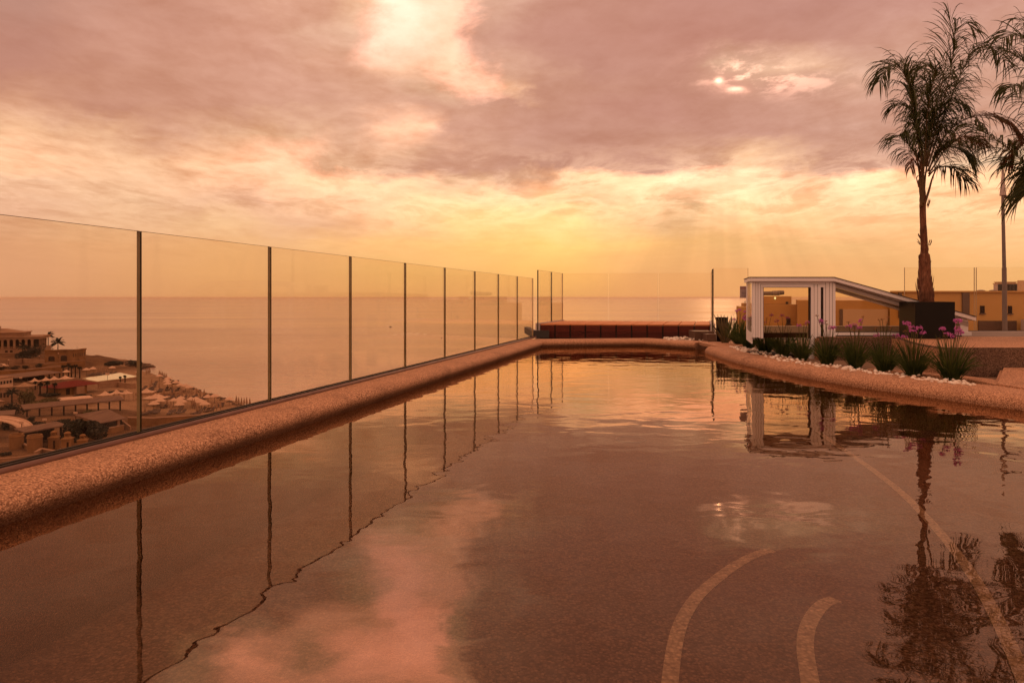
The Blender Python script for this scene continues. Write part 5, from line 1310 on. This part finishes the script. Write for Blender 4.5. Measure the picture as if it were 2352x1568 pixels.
# curved white roof at the left edge
p = hit(6, 990); k = p.y / F; b = MB(); 
for q in range(3):
    pts = [p + V((-6 + 7.5 * math.sin(i / 8 * 1.5) + 2.2, q * 2.2, 2.6 * math.cos(i / 8 * 1.5))) for i in range(9)]; b.tube(pts, .16, 6)
vs = []
for q in range(2):
    vs += [p + V((-6 + 7.4 * math.sin(i / 8 * 1.5) + 2.2, q * 4.4, 2.5 * math.cos(i / 8 * 1.5))) for i in range(9)]
b.add(vs, [(i, i + 1, 10 + i, 9 + i) for i in range(8)]); tag(b.build('arched_canopy', 'far_white', at=p), 'white ribbed arched canopy at the left edge behind the gate tower', 'canopy')
# shops at the left edge
for (x0, y0, x1, y1, hp, mt, lb) in ((-40, 926, 24, 922, 32, 'far_pale', 'pale house with white window frames at the left edge'), (-30, 960, 8, 956, 34, 'far_tan', 'tan house at the left edge above the shelter'), (-30, 893, 30, 888, 20, 'far_white', 'pale flat terrace building left of the canvas canopies')):
    a, c = hit(x0, y0), hit(x1, y1); c.z = a.z; t = thing('seaside_house', lb, 'house', a); m, L = frame(a, c); u = a.y / F
    part('wall', mt, t, m, lambda b: b.box(0, L, 0, 7, -1, H(hp))); part('roof', 'far_pale', t, m, lambda b: b.box(-.2, L + .2, -.3, 7.2, H(hp) + .01, H(hp + 1.5)))
    for q in range(4): part('window', 'far_dark', t, m, lambda b: b.box(L * (.5 + .12 * q), L * (.58 + .12 * q), -.04, 0, H(hp * .3), H(hp * .65)))
# canvas canopies
def canopy(x, y, w, d, h, label, mat='far_white', sc=1.0):
    p = hit(x, y); k = p.y / F; W = w * k / 2; t = thing('canvas_canopy', label, 'canopy', p, 'pale canvas canopies')
    b = MB(); n = 4; ap = p + V((0, W * .7, h + 1.1))
    c = [p + V((-W, -W * .1, h)), p + V((W, -W * .1, h)), p + V((W, W * 1.5, h)), p + V((-W, W * 1.5, h))]
    vs = [ap] + c; fs = []
    for i in range(4):
        a_, b_ = c[i], c[(i + 1) % 4]; base = len(vs); rows = 4; cols = 4
        grid = []
        for r_ in range(rows + 1):
            for q in range(cols + 1):
                e = a_.lerp(b_, q / cols); s = r_ / rows; pt = ap.lerp(e, s); pt.z -= 1.1 * .38 * math.sin(math.pi * s) + .18 * s * math.sin(math.pi * q / cols)
                grid.append(pt)
        vs += grid
        for r_ in range(rows):
            for q in range(cols): fs.append((base + r_ * 5 + q, base + (r_ + 1) * 5 + q, base + (r_ + 1) * 5 + q + 1, base + r_ * 5 + q + 1))
    b.add(vs, fs); b.build('canvas', mat, t, smooth=False)
    b = MB()
    for e in c: b.tube([V((e.x, e.y, p.z - .5)), e], .07, 5)
    b.build('poles', 'far_pale', t)
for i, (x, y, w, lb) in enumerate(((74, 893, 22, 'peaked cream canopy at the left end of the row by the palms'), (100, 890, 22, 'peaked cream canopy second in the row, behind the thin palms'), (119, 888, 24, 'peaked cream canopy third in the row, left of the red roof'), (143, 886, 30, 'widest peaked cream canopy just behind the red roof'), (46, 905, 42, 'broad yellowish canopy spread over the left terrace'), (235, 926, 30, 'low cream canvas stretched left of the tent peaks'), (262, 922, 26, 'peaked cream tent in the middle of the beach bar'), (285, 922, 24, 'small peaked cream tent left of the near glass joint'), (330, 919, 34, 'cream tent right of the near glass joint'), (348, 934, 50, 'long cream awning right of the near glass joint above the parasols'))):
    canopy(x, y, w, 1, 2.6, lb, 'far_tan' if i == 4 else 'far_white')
# beach parasols
def make_parasol(open_):
    t = thing('beach_parasol' if open_ else 'closed_parasol', 'x', 'parasol', (0, 0, 0), 'open cream parasols' if open_ else 'closed parasols')
    b = MB()
    if open_: b.lathe([(1.5, 2.0), (1.52, 2.04), (.9, 2.45), (.35, 2.75), (.02, 2.92)], 8); b.build('canopy', 'far_white', t)
    else: b.lathe([(.16, .75), (.36, .95), (.30, 1.5), (.17, 2.3), (.03, 2.9)], 7); b.build('folded_canopy', 'far_tan', t)
    b = MB(); b.tube([(0, 0, -.6), (0, 0, 2.9)], .05, 5); b.build('pole', 'far_dark', t)
    return t
def c2p(x, y): return (183.7 + x / 5.486, 765.6 + y / 5.486)
def c1p(x, y): return (x / 4.267, 704.4 + y / 4.267)
OPEN = {
 'beyond the beach club pool': [c2p(80, 520), c2p(165, 512), c2p(405, 490), c1p(650, 688)],
 'on the point beyond the thick glass joint': [c2p(1000, 600), c2p(1110, 640), c2p(1100, 675), c2p(1105, 708), c2p(1210, 690), c2p(1260, 722), c2p(1330, 735), c2p(1375, 752)],
 'in the crowded front rows above the brown wall': [c2p(930, 985), c2p(990, 880), c2p(980, 915), c2p(1010, 940), c2p(1180, 925), c2p(1270, 895), c2p(1245, 930), c2p(1285, 950), c2p(1250, 985)],
 'in rows nearest the waterline': [c2p(1400, 910), c2p(1460, 922), c2p(1500, 938), c2p(1530, 955), c2p(1572, 985), c2p(1610, 880), c2p(1695, 878), c2p(1880, 905)],
}
CLOSED = {
 'in the row behind the beach club pool': [c2p(205 + 22 * i, 520 - 5 * i) for i in range(7)],
 'along the jetty right of the thick glass joint': [c2p(x, y) for x, y in ((835, 520), (858, 515), (880, 512), (1000, 555), (1020, 560), (1040, 566), (1062, 572), (1085, 580))],
 'among loungers on the seaward point': [c2p(x, y) for x, y in ((905, 650), (885, 705), (1000, 712), (1160, 715), (1090, 610))],
 'in the long upright row above the low curved wall': [c2p(x, y) for x, y in ((935, 800), (960, 832), (1060, 795), (1140, 805), (1185, 780), (1205, 828), (1255, 808), (1285, 822), (1340, 822), (1380, 838), (1410, 800), (1470, 795), (1515, 812), (1565, 808))],
 'between the open parasols of the front rows': [c2p(x, y) for x, y in ((820, 1015), (1100, 935), (1148, 990), (1480, 1015), (1415, 945), (1440, 945), (1620, 925), (1665, 970), (1720, 975), (1770, 965))],
 'in the line at the water': [c2p(x, y) for x, y in ((1970, 905), (2000, 910), (2035, 913), (2068, 918), (2100, 920), (2140, 922))],
}
for open_, table in ((True, OPEN), (False, CLOSED)):
    first = make_parasol(open_); used = False
    for where, lst in table.items():
        lst = sorted(lst)
        for i, (x, y) in enumerate(lst):
            p = hit(x, y)
            if not used: r = first; used = True; r.location = p; r.scale = (1.0,) * 3
            else: r = dup(first, p, random.uniform(0, .7), random.uniform(.92, 1.08))
            r['label'] = '%s %s parasol from left %s' % (ORD[i], 'open cream' if open_ else 'closed tan', where)
# sun loungers
b = MB(); b.box(-.33, .33, -1.0, .35, .22, .32); b.hexa([(-.33, .35, .22), (.33, .35, .22), (.33, .95, .6), (-.33, .95, .6)], [(-.33, .35, .32), (.33, .35, .32), (.33, .95, .72), (-.33, .95, .72)])
for sx in (-.28, .24):
    for sy in (-.9, .3): b.box(sx, sx + .05, sy, sy + .05, -.2, .22)
lg = b.build('sun_lounger', 'lounger'); tag(lg, 'x', 'lounger', 'dark sun loungers')
LG = {'on the seaward point': [c2p(x, y) for x, y in ((795, 715), (815, 700), (840, 730), (880, 720), (905, 730), (930, 680), (945, 640), (985, 735), (1005, 740), (1085, 715), (1120, 720), (1160, 745), (1215, 725), (1160, 640), (1190, 635), (1225, 625))],
      'along the upright row of closed parasols': [c2p(x, y) for x, y in ((985, 815), (1030, 820), (1090, 815), (1120, 830), (1175, 815), (1230, 825), (1300, 830), (1370, 840), (1420, 830), (1540, 825), (1570, 830), (1445, 815))],
      'in the front rows above the brown wall': [c2p(x, y) for x, y in ((820, 1025), (860, 1022), (935, 1005), (970, 1010), (1065, 940), (1130, 1020), (1160, 1010), (1240, 1005), (1280, 1010), (1270, 965), (1455, 1015), (1485, 1025), (1540, 975), (1600, 990), (1650, 985), (1700, 940), (1740, 930), (1790, 920))],
      'beside the beach club pool': [c2p(x, y) for x, y in ((120, 535), (150, 533), (200, 530), (240, 528), (290, 524), (330, 520), (370, 518), (430, 512))]}
first = True
for where, lst in LG.items():
    for i, (x, y) in enumerate(sorted(lst)):
        o = lg if first else lg.copy()
        if not first: COL.objects.link(o)
        first = False
        o.location = hit(x, y); o.rotation_euler = (0, 0, random.uniform(-.5, .3)); o.scale = (1.5,) * 3
        o['label'] = '%s dark sun lounger from left %s' % (ORD[i], where)
# trees
def spot_at(x, y):
    if x < 140 and y < 828: return V((*D(x, y, 18.6), EYE - K * 18.6))
    return hit(x, y)
def far_palm(x, y0, ytop, label, crown=1.0, fan=True, seed=0, skirt=False):
    rnd = random.Random(seed); p = spot_at(x, y0); k = p.y / F; h = (y0 - ytop) * k
    t = thing('palm_tree', label, 'palm', p, 'palms on the coast')
    cr = min(h * .46, 3.6) * crown; hz_ = h - cr * .55
    b = MB(); b.tube([p + V((0, 0, -1)), p + V((.05, 0, hz_ * .5)), p + V((0, 0, hz_))], [.28, .2, .22], 7); b.build('trunk', 'far_dark', t)
    b = MB(); c = p + V((0, 0, hz_))
    for i in range(26):
        a = rnd.uniform(0, 6.28); e = rnd.uniform(-.5, 1.25); d = V((math.cos(a) * math.cos(e), math.sin(a) * math.cos(e), math.sin(e))); q = c.copy(); qs = [q.copy()]
        for j in range(4): q = q + d * cr * rnd.uniform(.9, 1.1) / 4; qs.append(q.copy()); d = (d + V((0, 0, -.28))).normalized()
        w = d.cross(V((rnd.uniform(-.5, .5), rnd.uniform(-.5, .5), 1))).normalized()
        b.ribbon(qs, [.08, .3 * crown, .4 * crown, .3 * crown, .05], w)
        b.ribbon(qs, [.03, .12, .16, .12, .03], V((0, 0, 1)))
    b.build('crown', 'far_frond', t); return t
def far_tree(x, y0, wpx, hpx, label, mat='far_leaf', seed=0, n=900, trunk=True, name='tree', cat='tree'):
    rnd = random.Random(seed); p = spot_at(x, y0); k = p.y / F; W, Hh = wpx * k / 2, hpx * k
    t = thing(name, label, cat, p, 'trees and bushes on the coast')
    b = MB(); b.tube([p + V((0, 0, -.8)), p + V((0, 0, Hh * .5))], [.3, .15], 6); 
    for q in range(4): b.tube([p + V((0, 0, Hh * .35)), p + V((rnd.uniform(-.5, .5) * W, rnd.uniform(-.4, .4) * W, Hh * .75))], [.12, .05], 5)
    b.build('trunk', 'far_dark', t)
    lobes = [(V((rnd.uniform(-.6, .6) * W, rnd.uniform(-.5, .5) * W, Hh * rnd.uniform(.3, .72))), rnd.uniform(.38, .6)) for q in range(8)]
    b = MB()
    for i in range(n):
        l, r = rnd.choice(lobes); d = V((rnd.gauss(0, 1), rnd.gauss(0, 1), rnd.gauss(0, 1))).normalized() * rnd.uniform(.55, 1.0) ** .5
        c = p + l + V((d.x * W * r, d.y * W * r, d.z * Hh * r * .62)); c.z = max(c.z, p.z)
        s = rnd.uniform(.12, .3) * max(.8, W * .35); a1 = V((rnd.gauss(0, 1), rnd.gauss(0, 1), rnd.gauss(0, 1))).normalized(); a2 = a1.orthogonal().normalized()
        b.add([c - a1 * s - a2 * s * .5, c + a1 * s * .2 - a2 * s * .6, c + a1 * s + a2 * s * .3, c - a1 * s * .2 + a2 * s * .6], [(0, 1, 2, 3)])
    b.build('crown', mat, t); return t
for i, a in enumerate(((98, 793, 770, 'shorter of the two tall palms beside the pavilion', .9), (110.6, 795, 763, 'tallest palm on the headland beside the pavilion', 1.0), (133, 799, 777, 'wide spreading palm standing over the stone fort', 1.7), (52, 815, 787, 'palm before the pavilion columns among the dark trees', 1.1), (92, 907, 878, 'first thin palm left of the red roof', .55), (108, 907, 876, 'second thin palm left of the red roof, the tallest', .55), (125, 907, 880, 'third thin palm touching the red roof', .5), (81, 895, 876, 'slim dark palm at the end of the cream canopies', .5), (27, 932, 893, 'palm with shaggy trunk at the left edge by the olive tree', .9), (145, 864, 838, 'bare topped palm left in the row before the cliff', .5), (157, 864, 835, 'palm with drooping top in the row before the cliff', .6), (164, 866, 840, 'third dark palm in the row before the cliff', .5), (173, 866, 838, 'fourth dark palm in the row before the cliff', .5), (183, 868, 842, 'last palm of the row before the cliff', .5), (276, 881, 865, 'left of the two stubby palms on the pool wall', .5), (287, 880, 862, 'right of the two stubby palms on the pool wall', .5))):
    far_palm(a[0], a[1], a[2], a[3], a[4], seed=i)
for i, a in enumerate(((70, 820, 36, 28, 'dark broad tree in front of the pavilion steps', 'far_leaf'), (50, 826, 34, 22, 'dark tree at the road bend below the pavilion', 'far_leaf'), (90, 815, 28, 28, 'dark dense tree between pavilion and fort', 'far_leaf'), (64, 832, 26, 22, 'dark reddish tree hanging over the headland road', 'far_leaf'), (112, 804, 22, 10, 'dark bush below the headland palms', 'far_leaf'),
    (56, 930, 46, 38, 'olive green leafy tree beside the shaggy palm', 'olive_leaf'), (28, 955, 40, 34, 'dark bush at the foot of the shaggy palm', 'far_leaf'), (110, 932, 54, 18, 'clipped dark green hedge above the pergola roof', 'olive_leaf'), (192, 1014, 84, 56, 'big dark rounded bush behind the gate pillars', 'far_leaf'), (205, 958, 34, 18, 'green shrub on top of the big dark bush', 'olive_leaf'), (70, 970, 16, 14, 'round clipped dark bush under the pergola', 'far_leaf'), (10, 988, 18, 16, 'dark shrub under the small grey shelter', 'far_leaf'), (32, 848, 20, 9, 'long dark shrub on the slope beside the road', 'far_leaf'), (58, 846, 18, 8, 'dark shrub in the middle of the road slope', 'far_leaf'), (90, 843, 24, 9, 'wide dark shrub at the right of the road slope', 'far_leaf'), (4, 851, 12, 8, 'dark shrub at the left edge below the white car', 'far_leaf'), (24, 858, 9, 6, 'small bush against the retaining wall', 'far_leaf'), (110, 909, 46, 6, 'dark low hedge at the foot of the thin palms', 'far_leaf'), (54, 861, 10, 5, 'second small bush against the retaining wall', 'far_leaf'), (150, 902, 30, 6, 'dark low hedge before the red roofed house', 'far_leaf'), (190, 911, 40, 5, 'long dark hedge below the red roofed house', 'far_leaf'), (262, 903, 36, 5, 'dark hedge along the lower club terrace', 'far_leaf'), (150, 972, 60, 6, 'dark trimmed hedge below the long pergola', 'far_leaf'), (86, 976, 34, 6, 'dark hedge between the white boards on masts', 'far_leaf'), (225, 962, 24, 8, 'dark shrub under the right end of the pergola', 'far_leaf'), (60, 945, 26, 12, 'dark shrub at the left end of the pergola roof', 'far_leaf'), (256, 962, 22, 6, 'low dark shrub left of the tiled roof ridge', 'far_leaf'), (15, 1046, 22, 8, 'dark low bush in the gate forecourt corner', 'far_leaf'), (8, 905, 16, 9, 'dark bush before the pale terrace building', 'far_leaf'), (262, 838, 46, 9, 'dark scrub on the headland slope above the club pool', 'far_leaf'), (305, 838, 44, 10, 'dark scrub on the rocky headland point', 'far_leaf'))):
    far_tree(a[0], a[1], a[2], a[3], a[4], a[5], seed=i + 40, n=300 if a[2] < 30 else (3000 if a[2] > 80 else 1100), name='bush' if 'bush' in a[4] or 'shrub' in a[4] or 'hedge' in a[4] else 'tree', cat='bush' if 'bush' in a[4] or 'shrub' in a[4] else ('hedge' if 'hedge' in a[4] else 'tree'))
# road lamps, signs, floodlight masts
for x, y0, y1, lb in ((19.7, 842, 826, 'globe lamp on the headland road near the white car'), (90, 832, 816.5, 'globe lamp beside the stone fort wall'), (134, 824, 811, 'globe lamp in front of the fort archways')):
    p = spot_at(x, y0); h = (y0 - y1) * p.y / F; t = thing('globe_lamp', lb, 'street lamp', p, 'globe lamps on the headland road')
    b = MB(); b.tube([p, p + V((0, 0, h - .3))], [.09, .06], 6); b.build('pole', 'far_dark', t)
    b = MB(); b.lathe([(.05, -.28), (.25, -.12), (.28, .02), (.18, .2), (.02, .28)], 10, p + V((0, 0, h - .1))); b.build('globe', 'far_white', t, smooth=True)
for x, y0, y1, w, lb in ((103, 990, 961, 9, 'white board on a mast in front of the pergola'), (50, 992, 968, 10, 'white board on a mast right of the arched canopy'), (48, 885, 866, 7, 'white board on a mast before the flat roofed pavilion'), (247, 878, 857, 9, 'white floodlight on a mast at the club pool edge'), (314, 875, 853, 6, 'white floodlight on a mast near the glass joint'), (174, 976, 946, 9, 'flat white floodlight on a mast above the big bush')):
    p = hit(x, y0); k = p.y / F; h = (y0 - y1) * k; t = thing('mast_board', lb, 'mast', p, 'white boards on masts')
    b = MB(); b.tube([p + V((0, 0, -.5)), p + V((0, 0, h - .2))], .07, 6); b.build('pole', 'far_dark', t)
    b = MB(); b.box(p.x - w * k / 2, p.x + w * k / 2, p.y - .15, p.y - .08, p.z + h - w * k * .45, p.z + h + w * k * .1); b.build('board', 'far_white', t)
# parked car on the headland road
p = hit(5, 843); k = p.y / F; t = thing('parked_car', 'white car parked on the headland road at the left edge', 'car', p)
m = Matrix.Translation(p)
part('body', 'far_white', t, m, lambda b: (b.box(-2.1, 2.1, -.85, .85, .3, .85), b.hexa([(-1.6, -.8, .85), (1.1, -.8, .85), (1.1, .8, .85), (-1.6, .8, .85)], [(-1.2, -.7, 1.4), (.5, -.7, 1.4), (.5, .7, 1.4), (-1.2, .7, 1.4)])))
part('windows', 'far_dark', t, m, lambda b: b.hexa([(-1.35, -.79, .9), (.85, -.79, .9), (.85, -.76, .9), (-1.35, -.76, .9)], [(-1.05, -.74, 1.32), (.4, -.74, 1.32), (.4, -.7, 1.32), (-1.05, -.7, 1.32)]))
for sx in (-1.3, 1.3):
    for sy in (-.86, .7): part('wheel', 'far_dark', t, m, lambda b: b.tube([(sx, sy, .3), (sx, sy + .16, .3)], .32, 12))
# boats
for x, y, L, lb in ((897, 751, 3.2, 'tiny dark motorboat far out on the sea'), (1014, 776, 1.4, 'tiny dark buoy boat on the sea behind the fence')):
    Yb = 24.0 * K * F / (y - HY); p = V(((x - CX) / F * Yb, Yb, ZS)); t = thing('boat', lb, 'boat', p)
    m = Matrix.Translation(p) @ Matrix.Scale(L / 3.2, 4)
    part('hull', 'far_dark', t, m, lambda b: b.hexa([(-1.2, -.4, -.2), (1.0, -.4, -.2), (1.0, .4, -.2), (-1.2, .4, -.2)], [(-1.5, -.6, .5), (1.8, -.2, .6), (1.8, .2, .6), (-1.5, .6, .5)]))
    part('cabin', 'far_dark', t, m, lambda b: b.hexa([(-.8, -.4, .5), (.3, -.4, .5), (.3, .4, .5), (-.8, .4, .5)], [(-.7, -.35, 1.1), (.0, -.35, 1.1), (.0, .35, 1.1), (-.7, .35, 1.1)]))
# rocks off the headland
rnd = random.Random(21)
b = MB()
for k in range(140):
    x = rnd.uniform(255, 352); y = 832 + (x - 255) * .09 + rnd.uniform(-4, 4); p = hit(x, y); stone(p, rnd.uniform(.4, 1.3))
for k in range(60):
    x = rnd.uniform(360, 560); y = 862 + (x - 352) * .36 + rnd.uniform(-5, 1); p = hit(x, y); stone(p, rnd.uniform(.3, .8))
o = b.build('shore_rocks', 'stone_dark', smooth=False); setting(o, 'stuff'); o['label'] = 'dark rocks along the waterline of the headland and beach'

# ------------------------------------------------------------------ evening haze over the sea
b = MB(); b.box(-21000, 21000, -4000, 31000, ZS - 4.0, 7.5)
m_, tt, oo = new_mat('evening_haze'); pv = tt.node('ShaderNodeVolumePrincipled'); pv.inputs['Color'].default_value = (1.0, 0.86, 0.72, 1)
pv.inputs['Density'].default_value = 0.00004; pv.inputs['Anisotropy'].default_value = 0.35
tt.l.new(pv.outputs[0], oo.inputs['Volume'])
setting(b.build('haze', m_), 'stuff')
cy.volume_bounces = 1; cy.volume_max_steps = 64
